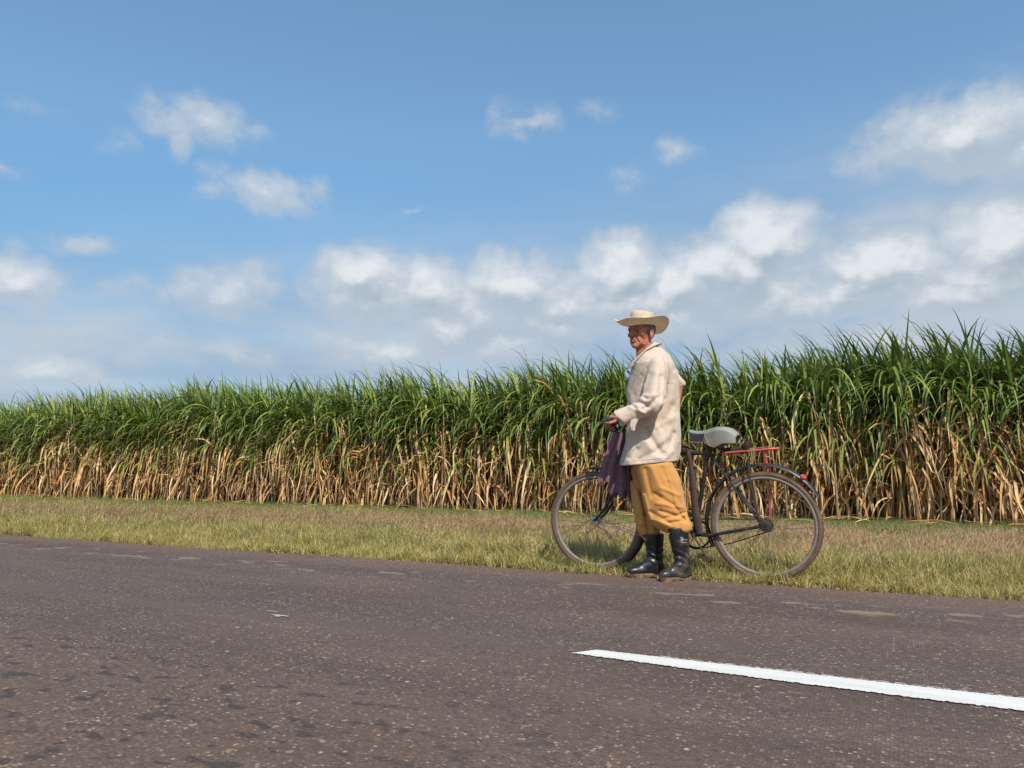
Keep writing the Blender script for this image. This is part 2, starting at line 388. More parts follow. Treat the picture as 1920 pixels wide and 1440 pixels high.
# ------------------------------------------------------------------ blades and leaves
def leaf_geo(L, W, e0, e1, pw=1.0, nseg=7, az=0., azturn=0., twist=0., base=(0, 0, 0), fold=.22, crink=0., rnd=0., r=random, peak=.25):
    V = []; A = []; F = []
    p = np.array(base, float)
    ph = r.uniform(0, 6.28); ph2 = r.uniform(0, 6.28)
    for i in range(nseg+1):
        s = i/nseg
        e = e0+(e1-e0)*s**pw+crink*math.sin(ph+s*9)
        a = az+azturn*s+crink*1.6*math.sin(ph2+s*7)
        d = np.array((math.cos(e)*math.cos(a), math.cos(e)*math.sin(a), math.sin(e)))
        if i: p = p+d*L/nseg
        side = np.array((-math.sin(a), math.cos(a), 0)); nrm = np.cross(d, side)
        tw = twist*s+crink*2*math.sin(ph+s*6)
        sd_ = side*math.cos(tw)+nrm*math.sin(tw); nn = np.cross(d, sd_)
        w = W*.5*min(1, .45+s/peak*.55)*max(.03, 1-max(0, s-peak)**1.6/(1-peak)**1.6)
        V += [tuple(p-sd_*w), tuple(p+nn*w*fold*-2), tuple(p+sd_*w)]
        A += [(rnd, s, 0)]*3
        if i:
            b = (i-1)*3
            F += [(b, b+1, b+4, b+3), (b+1, b+2, b+5, b+4)]
    return V, F, A
def leaf_mesh(name, parts, mats, smooth=True, mi=None):
    V = []; F = []; A = []; MI = []
    for j, (v, f, a) in enumerate(parts):
        o = len(V); V += v; A += a; F += [tuple(i+o for i in q) for q in f]; MI += [mi[j] if mi else 0]*len(f)
    me = new_mesh(name, V, F, mats, smooth)
    at = me.attributes.new('lf', 'FLOAT_VECTOR', 'POINT'); at.data.foreach_set('vector', np.array(A, dtype=np.float32).ravel())
    if mi: me.polygons.foreach_set('material_index', MI)
    return me

WIND = math.pi+.15            # blades stream towards -X
def wind_az(r, k): return WIND+r.gauss(0, k)

def instancer(name, pts, rot, scl, idx, variants, label=None, cat=None):
    col = bpy.data.collections.new(name+'_sources')
    for i, v in enumerate(variants):
        o = bpy.data.objects.new('%s_source_%02d' % (name, i), v); col.objects.link(o)
    me = bpy.data.meshes.new(name); me.vertices.add(len(pts)); me.vertices.foreach_set('co', np.asarray(pts, np.float32).ravel())
    a = me.attributes.new('rot', 'FLOAT_VECTOR', 'POINT'); a.data.foreach_set('vector', np.asarray(rot, np.float32).ravel())
    a = me.attributes.new('scl', 'FLOAT', 'POINT'); a.data.foreach_set('value', np.asarray(scl, np.float32))
    a = me.attributes.new('idx', 'INT', 'POINT'); a.data.foreach_set('value', np.asarray(idx, np.int32))
    o = link(name, me)
    ng = bpy.data.node_groups.new(name, 'GeometryNodeTree')
    ng.interface.new_socket('Geometry', in_out='INPUT', socket_type='NodeSocketGeometry')
    ng.interface.new_socket('Geometry', in_out='OUTPUT', socket_type='NodeSocketGeometry')
    N = ng.nodes; Lk = ng.links
    gi = N.new('NodeGroupInput'); go = N.new('NodeGroupOutput'); ip = N.new('GeometryNodeInstanceOnPoints')
    ci = N.new('GeometryNodeCollectionInfo'); ci.inputs[0].default_value = col; ci.inputs[1].default_value = True; ci.inputs[2].default_value = True
    def na(n, typ):
        q = N.new('GeometryNodeInputNamedAttribute'); q.data_type = typ; q.inputs[0].default_value = n; return q.outputs[0]
    Lk.new(gi.outputs[0], ip.inputs['Points']); Lk.new(ci.outputs[0], ip.inputs['Instance']); ip.inputs['Pick Instance'].default_value = True
    Lk.new(na('idx', 'INT'), ip.inputs['Instance Index']); Lk.new(na('rot', 'FLOAT_VECTOR'), ip.inputs['Rotation']); Lk.new(na('scl', 'FLOAT'), ip.inputs['Scale'])
    Lk.new(ip.outputs[0], go.inputs[0])
    md = o.modifiers.new('scatter', 'NODES'); md.node_group = ng
    tag(o, label, cat, kind='stuff')
    return o

# field height along its front, from the skyline of the photograph
prof = [(-60, 752), (0, 742), (100, 724), (200, 712), (270, 716), (350, 692), (450, 696), (550, 692), (650, 690), (750, 672), (850, 680), (930, 676), (970, 656), (1050, 648), (1150, 646), (1250, 640),
        (1350, 640), (1450, 632), (1520, 628), (1560, 612), (1650, 590), (1750, 602), (1850, 592), (1920, 586), (2000, 580)]
FY = 11.30
PX = [atY(x, y, FY).x for x, y in prof]; PZ = [atY(x, y, FY).z for x, y in prof]
def field_h(x): return float(np.interp(x, PX, PZ))+.12+.04*max(0., min(1., (x+1.6)/1.2))

# ------------------------------------------------------------------ sugarcane
def build_cane():
    r = random.Random(21)
    up = [leaf_mesh('leaf_up', [leaf_geo(r.uniform(.72, 1.02), r.uniform(.032, .048), R(r.uniform(78, 88)), R(r.uniform(-10, 50)), r.uniform(1.6, 2.6), 7, azturn=r.uniform(-.4, .4), twist=r.uniform(-.6, .6), rnd=r.random(), r=r)], M_green) for _ in range(8)]
    arch = [leaf_mesh('leaf_arch', [leaf_geo(r.uniform(.8, 1.3), r.uniform(.035, .058), R(r.uniform(66, 82)), R(r.uniform(-88, -60)), r.uniform(.8, 1.4), 8, azturn=r.uniform(-.5, .5), twist=r.uniform(-.8, .8), rnd=r.random(), r=r)], M_green) for _ in range(12)]
    low = [leaf_mesh('leaf_low', [leaf_geo(r.uniform(.8, 1.2), r.uniform(.03, .05), R(r.uniform(50, 75)), R(-86), r.uniform(.6, .9), 8, azturn=r.uniform(-.5, .5), twist=r.uniform(-1, 1), rnd=r.random(), r=r)], M_yell if k % 2 else M_green) for k in range(10)]
    def dgeo(nseg=8):
        k = r.random()
        if k < .65: return leaf_geo(r.uniform(.6, 1.2), r.uniform(.022, .055), R(r.uniform(-10, 60)), R(r.uniform(-89, -84)), r.uniform(.25, .5), nseg, twist=r.uniform(-2.5, 2.5), crink=r.uniform(.05, .28), fold=.4, rnd=r.random(), r=r)
        if k < .85: return leaf_geo(r.uniform(.5, .9), r.uniform(.018, .04), R(r.uniform(-70, -20)), R(r.uniform(-80, 10)), 1, nseg, twist=r.uniform(-3, 3), crink=r.uniform(.2, .5), fold=.4, rnd=r.random(), r=r)
        return leaf_geo(r.uniform(.4, .8), r.uniform(.02, .045), R(r.uniform(20, 70)), R(r.uniform(-60, 20)), .7, nseg, twist=r.uniform(-2, 2), crink=.15, fold=.4, rnd=r.random(), r=r)
    dry = [leaf_mesh('dry_leaf', [dgeo()], M_dry) for _ in range(22)]
    stalks = []
    for _ in range(8):
        mb = MB(); pts = []; rr = []; bx = r.uniform(-.1, .1); by = r.uniform(-.05, .05)
        for k in range(12):
            z = k*.16; pts.append((bx*math.sin(z*1.1), by*math.sin(z*.9), z)); rr.append(.015*(1.25 if k % 2 else 1)*(1-.02*k))
        mb.tube(pts, rr, 6)
        stalks.append(new_mesh('stalk', mb.V, mb.F, M_stalk))
    lab = 'tall sugarcane plant with arching green blades above dry tan leaves, on the field edge'
    grp = 'sugarcane plants along the front edge of the field'
    N = 300
    for i in range(N):
        f = (i+r.uniform(-.5, .5))/N
        x = 3.2-29.0*max(0., f)**1.12
        y = FY+abs(r.gauss(0, .32))+(.12 if i % 2 else 0)
        h = (field_h(x)+r.gauss(0, .10)-.02)/2.72
        root = bpy.data.objects.new('sugarcane_plant', None); root.empty_display_size = .2
        root.location = (x, y, -.01); root.scale = (1, 1, h); root.rotation_euler = (R(r.gauss(0, 2.5)), R(r.gauss(-1.5, 3) if r.random() < .86 else r.gauss(0, 11)), 0); C.objects.link(root)
        root['label'] = lab; root['category'] = 'sugarcane'; root['group'] = grp
        def part(nm, me, z, az, sc, tilt=0):
            o = bpy.data.objects.new(nm, me); o.parent = root; o.location = (r.uniform(-.03, .03), r.uniform(-.03, .03), z)
            o.rotation_euler = (0, tilt, az); o.scale = (sc, sc, sc); C.objects.link(o)
        part('stalk', r.choice(stalks), 0, r.uniform(0, 6), 1)
        for k in range(4): part('leaf', r.choice(up), r.uniform(1.5, 1.78), wind_az(r, .9), r.uniform(.8, 1.05), r.uniform(-.15, .15))
        for k in range(6): part('leaf', r.choice(arch), r.uniform(1.3, 1.8), wind_az(r, 1.0), r.uniform(.65, 1.0), r.uniform(-.15, .25))
        for k in range(2): part('leaf', r.choice(low), r.uniform(.8, 1.5), wind_az(r, 1.5), r.uniform(.55, .95), r.uniform(-.2, .3))
        nd_ = int(14+5*math.sin(x*2.1)*math.sin(x*.83+1)+r.uniform(-3, 3)); zd_ = 1.68+.22*math.sin(x*1.37+2)
        for k in range(nd_): part('dry_leaf', r.choice(dry), r.uniform(.3, zd_), r.uniform(0, 6.28), r.uniform(.55, 1.1), r.uniform(-.2, .2))
    # the rest of the field: merged plants, scattered
    var = []
    for v in range(12):
        P = []; mi = []
        def addl(g_, m_): P.append(g_); mi.append(m_)
        for s_ in range(2):
            ox, oy = r.uniform(-.12, .12), r.uniform(-.12, .12)
            for k in range(3): addl(leaf_geo(r.uniform(.7, 1.1), .045, R(r.uniform(78, 88)), R(r.uniform(0, 60)), 2, 5, az=wind_az(r, .9), twist=r.uniform(-.6, .6), base=(ox, oy, r.uniform(1.45, 1.78)), rnd=r.random(), r=r), 0)
            for k in range(8): addl(leaf_geo(r.uniform(.6, 1.15), .042, R(r.uniform(60, 82)), R(-80), r.uniform(.8, 1.3), 6, az=wind_az(r, 1.1), twist=r.uniform(-.8, .8), base=(ox, oy, r.uniform(1.15, 1.78)), rnd=r.random(), r=r), 0)
            for k in range(2): addl(leaf_geo(r.uniform(.6, 1.), .04, R(60), R(-86), .8, 6, az=wind_az(r, 1.5), base=(ox, oy, r.uniform(.7, 1.2)), rnd=r.random(), r=r), 1)
            for k in range(5):
                gg = dgeo(6); a = r.uniform(0, 6.28); z0 = r.uniform(.35, 1.6); ca, sa = math.cos(a), math.sin(a)
                addl(([(x*ca-y*sa+ox, x*sa+y*ca+oy, max(.0, z+z0)) for x, y, z in gg[0]], gg[1], gg[2]), 2)
            # a stem
            V = []; F = []
            for k in range(4):
                for q in range(4): V.append((ox+.015*math.cos(q*1.57), oy+.015*math.sin(q*1.57), k*.6))
            for k in range(3):
                for q in range(4): F.append((k*4+q, k*4+(q+1) % 4, k*4+4+(q+1) % 4, k*4+4+q))
            addl((V, F, [(r.random(), .2, 0)]*len(V)), 2)
        var.append(leaf_mesh('cane_clump_%d' % v, P, [M_green, M_yell, M_dry], True, mi))
    pts = []; rot = []; scl = []; idx = []
    def put(x, y, s):
        pts.append((x, y, -.01)); rot.append((R(r.gauss(0, 3)), R(r.gauss(-2, 3)), r.gauss(0, .25))); scl.append(s); idx.append(r.randrange(12))
    yy = FY+.35; row = 0
    while yy < 40:
        dens = .13 if row < 3 else (.26 if row < 6 else (.5 if row < 14 else 1.0))
        x = -90.
        while x < 16:
            xx = x+r.uniform(-.1, .1)
            if xx < -30 and row > 25: x += 1; continue
            hh = field_h(min(4, max(-26, xx+(yy-FY)*.5)))/2.72
            if row > 4: hh = 2.56/2.72+(hh-2.56/2.72)*.4
            if row > 4: hh *= .97
            put(xx, yy+r.uniform(-.15, .15), hh*r.gauss(.985, .035))
            x += dens*r.uniform(.7, 1.3)*(1 if xx > -32 else 1.8)
        yy += .3 if row < 6 else .6; row += 1
    instancer('sugarcane_field', pts, rot, scl, idx, var, 'dense green sugarcane behind the front plants of the field', 'sugarcane')
    print('cane stuff', len(pts))
    # fallen leaves along the foot of the cane
    P = []
    for k in range(420):
        x = 3-29*r.random()**1.1; y = FY-.1+r.gauss(0, .2)-(.35*r.random() if r.random() < .3 else 0)
        a = r.choice((0, math.pi))+r.gauss(0, .5)
        gg = leaf_geo(r.uniform(.25, .8), r.uniform(.015, .035), R(r.uniform(-2, 14)), R(r.uniform(-14, 2)), 1, 6, az=a, azturn=r.uniform(-.8, .8), twist=r.uniform(-1, 1), base=(x, y, r.uniform(.02, .10)), crink=.1, rnd=r.random(), r=r)
        P.append(gg)
    tag(link('fallen_leaves', leaf_mesh('fallen_leaves', P, M_dry)), 'pale dry leaves fallen on the grass along the foot of the cane', 'dry leaves', kind='stuff')
build_cane()

# ------------------------------------------------------------------ verge grass
def build_grass():
    r = random.Random(5)
    def zone(t, pos, c, along, rr):
        s = t.n('ShaderNodeSeparateXYZ', {0: pos})
        n = t.noise(t.vm('MULTIPLY', pos, (.5, 1, 0)), 1.1, 4, .6)
        y = t.m('ADD', s.outputs[1], t.m('MULTIPLY', t.m('SUBTRACT', n, .5), 2.2))
        green = t.rng(y, 8.3, 10.0, 0, 1, True)
        straw = t.rng(y, 6.0, 5.2, 0, 1, True)
        mid = t.mix(t.rng(n, .42, .62), (.50, .33, .16), (.27, .29, .085))
        c2 = t.mix(.22, c, mid)
        c2 = t.mix(t.m('MULTIPLY', straw, .30), c2, (.62, .50, .17))
        return t.mix(t.m('MULTIPLY', green, .72), c2, (.12, .22, .03))
    gm = leaf_mat('verge_grass_blades', [(0, (.08, .155, .025)), (.3, (.22, .27, .05)), (.5, (.50, .42, .13)), (.7, (.70, .52, .22)), (.85, (.20, .25, .05)), (1, (.88, .68, .34))], (.66, .48, .22), .3, .6, zone)
    def zone2(t, pos, c, along, rr):
        y = t.n('ShaderNodeSeparateXYZ', {0: pos}).outputs[1]
        n = t.noise(t.vm('MULTIPLY', pos, (.5, 1, 0)), 1.3, 4, .6)
        c = t.mix(t.rng(n, .5, .66, .0, .5), c, (.40, .31, .10))
        return t.mix(t.m('MULTIPLY', t.rng(y, 8.4, 9.8), .7), c, (.16, .22, .06))
    sm = leaf_mat('verge_grass_seed', [(0, (.50, .28, .16)), (.4, (.62, .37, .23)), (.7, (.40, .22, .14)), (1, (.76, .54, .36))], (.62, .38, .24), .35, .7, zone2)
    var = []
    for v in range(10):
        P = []; mi = []
        for k in range(15):
            a = r.uniform(0, 6.28); L = r.uniform(.06, .20)
            P.append(leaf_geo(L, r.uniform(.0045, .0100), R(r.uniform(60, 88)), R(r.uniform(0, 75)), 1.3, 3, az=a, azturn=r.uniform(-.6, .6), twist=r.uniform(-1, 1), base=(r.gauss(0, .018), r.gauss(0, .018), 0), rnd=r.random(), r=r)); mi.append(0)
        var.append(leaf_mesh('grass_tuft_%d' % v, P, [gm, sm], True, mi))
    for v in range(2):
        P = []; mi = []
        for k in range(5):
            P.append(leaf_geo(r.uniform(.22, .36), r.uniform(.003, .0045), R(r.uniform(55, 85)), R(r.uniform(-40, 30)), 1.6, 5, az=r.uniform(0, 6.28), azturn=r.uniform(-1, 1), base=(r.gauss(0, .03), r.gauss(0, .03), 0), rnd=r.uniform(.45, .75), r=r)); mi.append(0)
        var.append(leaf_mesh('straw_tuft_%d' % v, P, [gm, sm], True, mi))
    for v in range(6):       # tufts with nodding seed heads
        P = []; mi = []
        for k in range(9):
            a = r.gauss(0, 1.2); L = r.uniform(.14, .27)
            P.append(leaf_geo(L, r.uniform(.0022, .0035), R(r.uniform(70, 87)), R(r.uniform(50, 78)), 1.2, 3, az=a, base=(r.gauss(0, .03), r.gauss(0, .03), 0), rnd=r.random(), r=r)); mi.append(0 if k % 3 else 1)
            vx = P[-1][0][-2]
            P.append(leaf_geo(r.uniform(.035, .08), r.uniform(.004, .007), R(72), R(40), 1, 2, az=a, base=vx, rnd=r.random(), r=r)); mi.append(1)
        var.append(leaf_mesh('seed_tuft_%d' % v, P, [gm, sm], True, mi))
    n = 215000
    # denser towards the viewer, thinner and coarser away
    u = RNG.random(n)
    x = 4.5-34*u**1.55; y = 4.96+6.9*RNG.random(n)**.95
    D = -x*math.sin(YAW)+y*math.cos(YAW)
    keepf = np.abs((x*math.cos(YAW)+y*math.sin(YAW))/np.maximum(D, 1)) < .95
    x, y, D = x[keepf], y[keepf], D[keepf]; n = len(x)
    patch = np.sin(x*2.3+1.3*np.sin(y*1.9))*np.sin(y*3.1+np.sin(x*1.3))
    edge = np.exp(-(y-4.96)/.06)
    keep = RNG.random(n) > edge*.75
    x, y, D, patch = x[keep], y[keep], D[keep], patch[keep]; n = len(x)
    seedp = np.clip((y-6.0)/.8, 0, 1)*np.clip((9.8-y)/1.2, 0, 1)
    iss = RNG.random(n) < (.05+.23*seedp)*(.8+.3*patch)
    idx = np.where(iss, 12+RNG.integers(0, 6, n), np.where(RNG.random(n) < .025, 10+RNG.integers(0, 2, n), RNG.integers(0, 10, n)))
    scl = (.75+.5*RNG.random(n))*(1+np.clip((D-7)/12, 0, 1.2))*(1+.25*patch)
    scl *= np.where(y < 5.3, .75, 1)*np.where((y > 10.3) & ~iss, .8, 1)
    p2 = np.sin(x*9.1+2*np.sin(y*5.3))*np.sin(y*8.7+1.7*np.sin(x*6.1)); scl *= 1+.32*p2
    scl = np.where(iss, np.minimum(scl, 1.15), scl)*.95*np.interp(y, [5.0, 5.6, 7, 9, 10.5], [.78, .85, .72, .62, .42])
    rot = np.stack([RNG.normal(0, .12, n), RNG.normal(.08, .12, n), np.where(iss, RNG.normal(0.3, .6, n), RNG.random(n)*6.28)], 1)
    pts = np.stack([x, y, np.full(n, -.012)], 1)
    instancer('verge_grass', pts, rot, scl, idx, var, 'straw and green grass with pinkish seed heads on the verge between road and cane', 'grass')
    print('grass', n)
    # wider, coarser grass outside the picture on both sides
    # gravel crumbs along the road edge
    mb = MB()
    for k in range(900):
        x = 2.5-16*r.random()**1.3; y = 4.985+r.gauss(0, .035); s = r.uniform(.002, .008)*(1 if r.random() < .96 else 2)
        o = [Vector((math.cos(q*1.57+k)*s*r.uniform(.7, 1.2), math.sin(q*1.57+k)*s*r.uniform(.6, 1), 0)) for q in range(4)]
        b = Vector((x, y, .003)); mb.add([b+q for q in o]+[b+Vector((0, 0, s*.8))], [(0, 1, 4), (1, 2, 4), (2, 3, 4), (3, 0, 4)])
    tag(mb.build('road_edge_gravel', mat('gravel', (.33, .2, .15), .9, var=.5, vscale=60), smooth=False), 'reddish gravel crumbs scattered along the broken edge of the asphalt', 'gravel', kind='stuff')
build_grass()

# ------------------------------------------------------------------ bicycle
BY = 5.125
def B(px, py, dy=0.): return atY(px, py, BY+dy)
M_black = mat('black_enamel', (.018, .015, .016), .38, var=.4, col2=(.075, .038, .024), f2=.42, s2=14, bump=.1, bscale=120)
M_rust = mat('rusty_steel', (.055, .028, .018), .65, var=.5, vscale=25, col2=(.13, .055, .028), f2=.35, s2=30, bump=.4, bscale=200, metal=.2)
M_tyre = mat('dusty_tyre', (.13, .082, .052), .85, var=.3, vscale=10, bump=.5, bscale=90, col2=(.20, .14, .095), f2=.35, s2=5)
M_rim = mat('dull_rim', (.21, .175, .145), .7, var=.25, metal=.1, col2=(.22, .14, .10), f2=.35, s2=9)
M_chrome = mat('worn_chrome', (.5, .48, .46), .3, metal=.9, var=.2, col2=(.14, .07, .04), f2=.35, s2=40)
M_spoke = mat('tarnished_spoke', (.10, .085, .07), .6, metal=.3, var=.3)
M_red = mat('red_paint', (.60, .085, .07), .5, var=.25, col2=(.16, .06, .04), f2=.3, s2=18)
M_saddle = mat('saddle_cover', (.235, .235, .195), .65, var=.18, vscale=9, bump=.15, bscale=60, col2=(.29, .29, .245), f2=.4, s2=6)
M_saddark = mat('saddle_panel', (.03, .04, .05), .5, var=.3)
M_pipe = mat('saddle_piping', (.36, .22, .14), .7)
M_grip = mat('rubber_grip', (.03, .05, .08), .5, var=.3)
M_orange = mat('orange_reflector', (.75, .20, .01), .3, var=.2)
M_redref = mat('red_reflector', (.36, .06, .045), .3, var=.3, vscale=200)

def build_bicycle():
    RH = B(1435, 989); RH.z = .352; W = 1.165
    RH = Vector((RH.x, BY, .352)); FH = RH+Vector((-W, 0, 0)); RW = .352
    root = link('bicycle', None, None, (RH.x-.5, BY, 0)); off = -root.location
    tag(root, 'old black roadster bicycle with dusty tyres and red rear rack, standing behind the man', 'bicycle')
    def bld(mb, name, m, parent=root):
        base = root.location
        mb.V = [tuple(Vector(v)-base) for v in mb.V]
        return mb.build(name, m, parent)
    BB = B(1303, 1002); seat_top = B(1328, 846); HT = B(1181, 846); HB = B(1160, 905)
    BB.y = seat_top.y = HT.y = HB.y = BY
    # wheels
    for hub in (RH, FH):
        prof = []
        for a, b in ((.000, -.014), (.006, -.0155), (.014, -.013), (.017, -.010), (.012, 0), (.017, .010), (.014, .013), (.006, .0155), (0, .014), (-.006, .006), (-.006, -.006)): prof.append((a, b))
        w = bld(MB().torus(hub, .305, 0, 84, prof=prof), 'wheel', M_rim)
        tp = [(.019*math.cos(a), .019*math.sin(a)*.98) for a in [2*math.pi*k/14 for k in range(14)]]
        t = MB().torus(hub, RW-.020, 0, 90, prof=tp)
        for k in range(110):       # tread blocks
            a = 2*math.pi*k/110
            for sy in (-1, 1):
                rot = Matrix.Rotation(-a, 3, 'Y')
                c = hub+Vector((math.cos(a)*(RW-.0035), 0, math.sin(a)*(RW-.0035)))+Vector((0, sy*.0085, 0))
                t.box(c, (.0035, .0055, .0062), rot)
        bld(t, 'tyre', M_tyre, w)
        h = MB().tube([hub+Vector((0, -.045, 0)), hub+Vector((0, -.035, 0)), hub+Vector((0, -.034, 0)), hub+Vector((0, -.026, 0)), hub+Vector((0, -.022, 0)), hub+Vector((0, .022, 0)), hub+Vector((0, .026, 0)), hub+Vector((0, .036, 0)), hub+Vector((0, .06, 0))],
                      [.008, .012, .030, .030, .016, .016, .030, .030, .007], 16)
        bld(h, 'hub', M_rust if hub is RH else M_chrome, w)
        for k in range(36):
            a = 2*math.pi*k/36; sy = -1 if k % 2 else 1; tang = .30*(1 if (k//2) % 2 else -1)
            s = MB().tube([hub+Vector((math.cos(a+tang*4)*.028, sy*.028, math.sin(a+tang*4)*.028)), hub+Vector((math.cos(a)*.305, sy*.004, math.sin(a)*.305))], .0013, 4, caps=False)
            bld(s, 'spoke', M_spoke, w)
    # frame
    f = MB()
    f.tube([BB, seat_top], .0148, 12); f.tube([seat_top+Vector((0, 0, -.012)), HT+Vector((0, 0, -.028))], .0132, 12)
    f.tube([BB, HB+Vector((.004, 0, .018))], .0148, 12); f.tube([HB, HT], .0185, 12)
    f.tube([BB+Vector((0, -.035, 0)), BB+Vector((0, .035, 0))], .021, 14)
    for s in (-1, 1):
        f.tube([BB+Vector((.01, s*.022, 0)), BB+Vector((.11, s*.032, 0)), RH+Vector((-.02, s*.056, -.002))], [.0115, .0115, .008], 10)
        f.tube([seat_top+Vector((.01, s*.016, -.02)), B(1372, 905)+Vector((0, s*.036, 0)), RH+Vector((-.01, s*.056, .004))], .0075, 8)
        f.box(RH+Vector((-.005, s*.058, -.003)), (.026, .0035, .017))
    for p, d in ((seat_top, BB-seat_top), (BB, seat_top-BB)):
        f.tube([p+d.normalized()*.0, p+d.normalized()*.045], .0178, 12)
    bld(f, 'frame', M_black)
    bld(MB().tube([seat_top-(BB-seat_top).normalized()*-.05, seat_top-(BB-seat_top).normalized()*.11], .0115, 10), 'seat_post', M_rust)
    # fork
    fk = MB()
    axis = (HB-HT).normalized(); cr = HB+axis*.025
    fk.tube([cr+Vector((0, -.05, 0)), cr+Vector((0, .05, 0))], .014, 10)
    for s in (-1, 1):
        pts = [cr+Vector((0, s*.046, 0))]
        e = FH+Vector((-.004, s*.052, 0)); a = cr+axis*.2+Vector((0, s*.05, 0))
        for k in range(1, 9):
            t_ = k/8; p0 = pts[0]; p = p0*(1-t_)**2+a*2*t_*(1-t_)+e*t_**2; pts.append(p)
        fk.tube(pts, [.0125, .0125, .0125, .012, .0115, .0105, .0095, .009, .0085], 10)
    bld(fk, 'fork', M_black)
    # mudguards: curved blades with a lip on each side
    def guard(c, R0, a0, a1, m, n=46, w=.031):
        prof = [(-.012, -w), (-.004, -w*.92), (.003, -w*.6), (.007, 0), (.003, w*.6), (-.004, w*.92), (-.012, w), (-.0135, w-.001), (-.006, w*.88), (.001, w*.55), (.005, 0), (.001, -w*.55), (-.006, -w*.88), (-.0135, -w+.001)]
        return bld(MB().torus(c, R0, 0, n, a0=a0, a1=a1, prof=prof), 'mudguard', m)
    g1 = guard(RH+Vector((-.004, 0, .022)), RW+.026, R(26), R(206), M_black)
    g2 = guard(FH+Vector((.008, 0, .012)), RW+.016, R(-52), R(97), M_black)
    rr = B(1505, 898); a = math.atan2(rr.z-RH.z-.022, rr.x-RH.x)
    nrm = Vector((math.cos(a), -.75, math.sin(a))).normalized()
    c = RH+Vector((-.004, 0, .022))+Vector((math.cos(a), 0, math.sin(a)))*(RW+.034)+Vector((0, -.018, 0))
    bld(MB().tube([c-nrm*.006, c+nrm*.004, c+nrm*.009], [.021, .021, .017], 20), 'reflector', M_redref, g1)
    # red tip at the front end of the front mudguard
    a = R(97); bld(MB().box(FH+Vector((.008, 0, .012))+Vector((math.cos(a), 0, math.sin(a)))*(RW+.016), (.008, .02, .008)), 'mudguard_tip', M_red, g2)
    for s in (-1, 1):
        a = R(-15); bld(MB().tube([FH+Vector((0, s*.058, 0)), FH+Vector((math.cos(a)*(RW+.015), s*.032, math.sin(a)*(RW+.015)))], .0026, 6), 'mudguard_stay', M_chrome)
    oc = B(1154, 938, -.075); bld(MB().tube([oc+Vector((.006, 0, 0)), oc+Vector((-.004, -.006, 0)), oc+Vector((-.008, -.009, 0))], [.021, .021, .015], 18), 'reflector', M_orange)
    # spoke reflector on the rear wheel
    sr = B(1513, 1031, -.01); bld(MB().box(sr, (.009, .004, .006)), 'spoke_reflector', M_orange)
    # handlebar
    hb = MB(); stem = HT-axis*.12
    hb.tube([HT+axis*.01, stem], .012, 10); hb.tube([stem, stem+Vector((-.045, 0, .008))], .012, 10)
    bc = stem+Vector((-.045, 0, .008))
    GR = {}
    for s in (-1, 1):
        pts = [bc, bc+Vector((-.02, s*.05, -.004)), bc+Vector((-.035, s*.11, -.002)), bc+Vector((-.043, s*.15, .012)), bc+Vector((-.040, s*.178, .034)), bc+Vector((-.072, s*.262, .098))]
        hb.tube(pts, .0112, 10)
        GR[s] = (pts[4], pts[5])
    hbo = bld(hb, 'handlebar', M_rust)
    for s in (-1, 1):
        p, q = GR[s]; d = (q-p).normalized()
        g = MB(); g.tube([p-d*.01, p-d*.008, p+d*.10, q+d*.004, q+d*.006], [.0135, .0165, .0165, .018, .012], 12)
        bld(g, 'grip', M_grip, hbo)
        l = MB(); l.tube([p+Vector((.01, -s*.02, -.02)), p+Vector((-.03, s*.02, -.02)), q+Vector((-.035, -s*.02, -.035))], .0045, 6); bld(l, 'brake_lever', M_chrome, hbo)
    # drive train
    ch = MB().torus(BB+Vector((0, .045, 0)), .092, 0, 48, prof=[(-.006, -.0015), (.006, -.0015), (.006, .0015), (-.006, .0015)])
    for k in range(46):
        a = 2*math.pi*k/46; ch.box(BB+Vector((math.cos(a)*.099, .045, math.sin(a)*.099)), (.003, .0013, .003), Matrix.Rotation(-a, 3, 'Y'))
    for k in range(5):
        a = 2*math.pi*k/5+.3; ch.tube([BB+Vector((math.cos(a)*.015, .045, math.sin(a)*.015)), BB+Vector((math.cos(a)*.09, .045, math.sin(a)*.09))], .006, 6, flat=.4)
    bld(ch, 'chainring', M_rust)
    sp = MB().tube([RH+Vector((0, .040, 0)), RH+Vector((0, .046, 0))], .038, 22)
    for k in range(18):
        a = 2*math.pi*k/18; sp.box(RH+Vector((math.cos(a)*.040, .043, math.sin(a)*.040)), (.003, .0013, .003), Matrix.Rotation(-a, 3, 'Y'))
    bld(sp, 'sprocket', M_rust)
    cn = MB(); b2 = BB+Vector((0, .045, 0)); r2 = RH+Vector((0, .043, 0))
    def links(p, q):
        L = (q-p).length; n = int(L/.0127); d = (q-p)/n
        ang = math.atan2(d.z, d.x)
        for k in range(n):
            cn.box(p+d*(k+.5), (.0062, .003 if k % 2 else .0022, .0045 if k % 2 else .0036), Matrix.Rotation(-ang, 3, 'Y'))
    links(b2+Vector((.0, 0, .1)), r2+Vector((0, 0, .042))); 
    mid = (b2+r2)/2+Vector((0, 0, -.088)); links(b2+Vector((.0, 0, -.1)), mid); links(mid, r2+Vector((0, 0, -.042)))
    for a0, a1, c_, rad in ((R(90), R(270), b2, .1), (R(-90), R(90), r2, .042)):
        n = int(rad*math.pi/.0127)
        for k in range(n):
            a = a0+(a1-a0)*(k+.5)/n; cn.box(c_+Vector((math.cos(a)*rad, 0, math.sin(a)*rad)), (.0045, .003, .0062), Matrix.Rotation(-a, 3, 'Y'))
    tag(bld(cn, 'chain', M_rust), kind='stuff')
    cd = (B(1320, 1036, -.06)-BB); cd.y = 0; cd = cd.normalized()
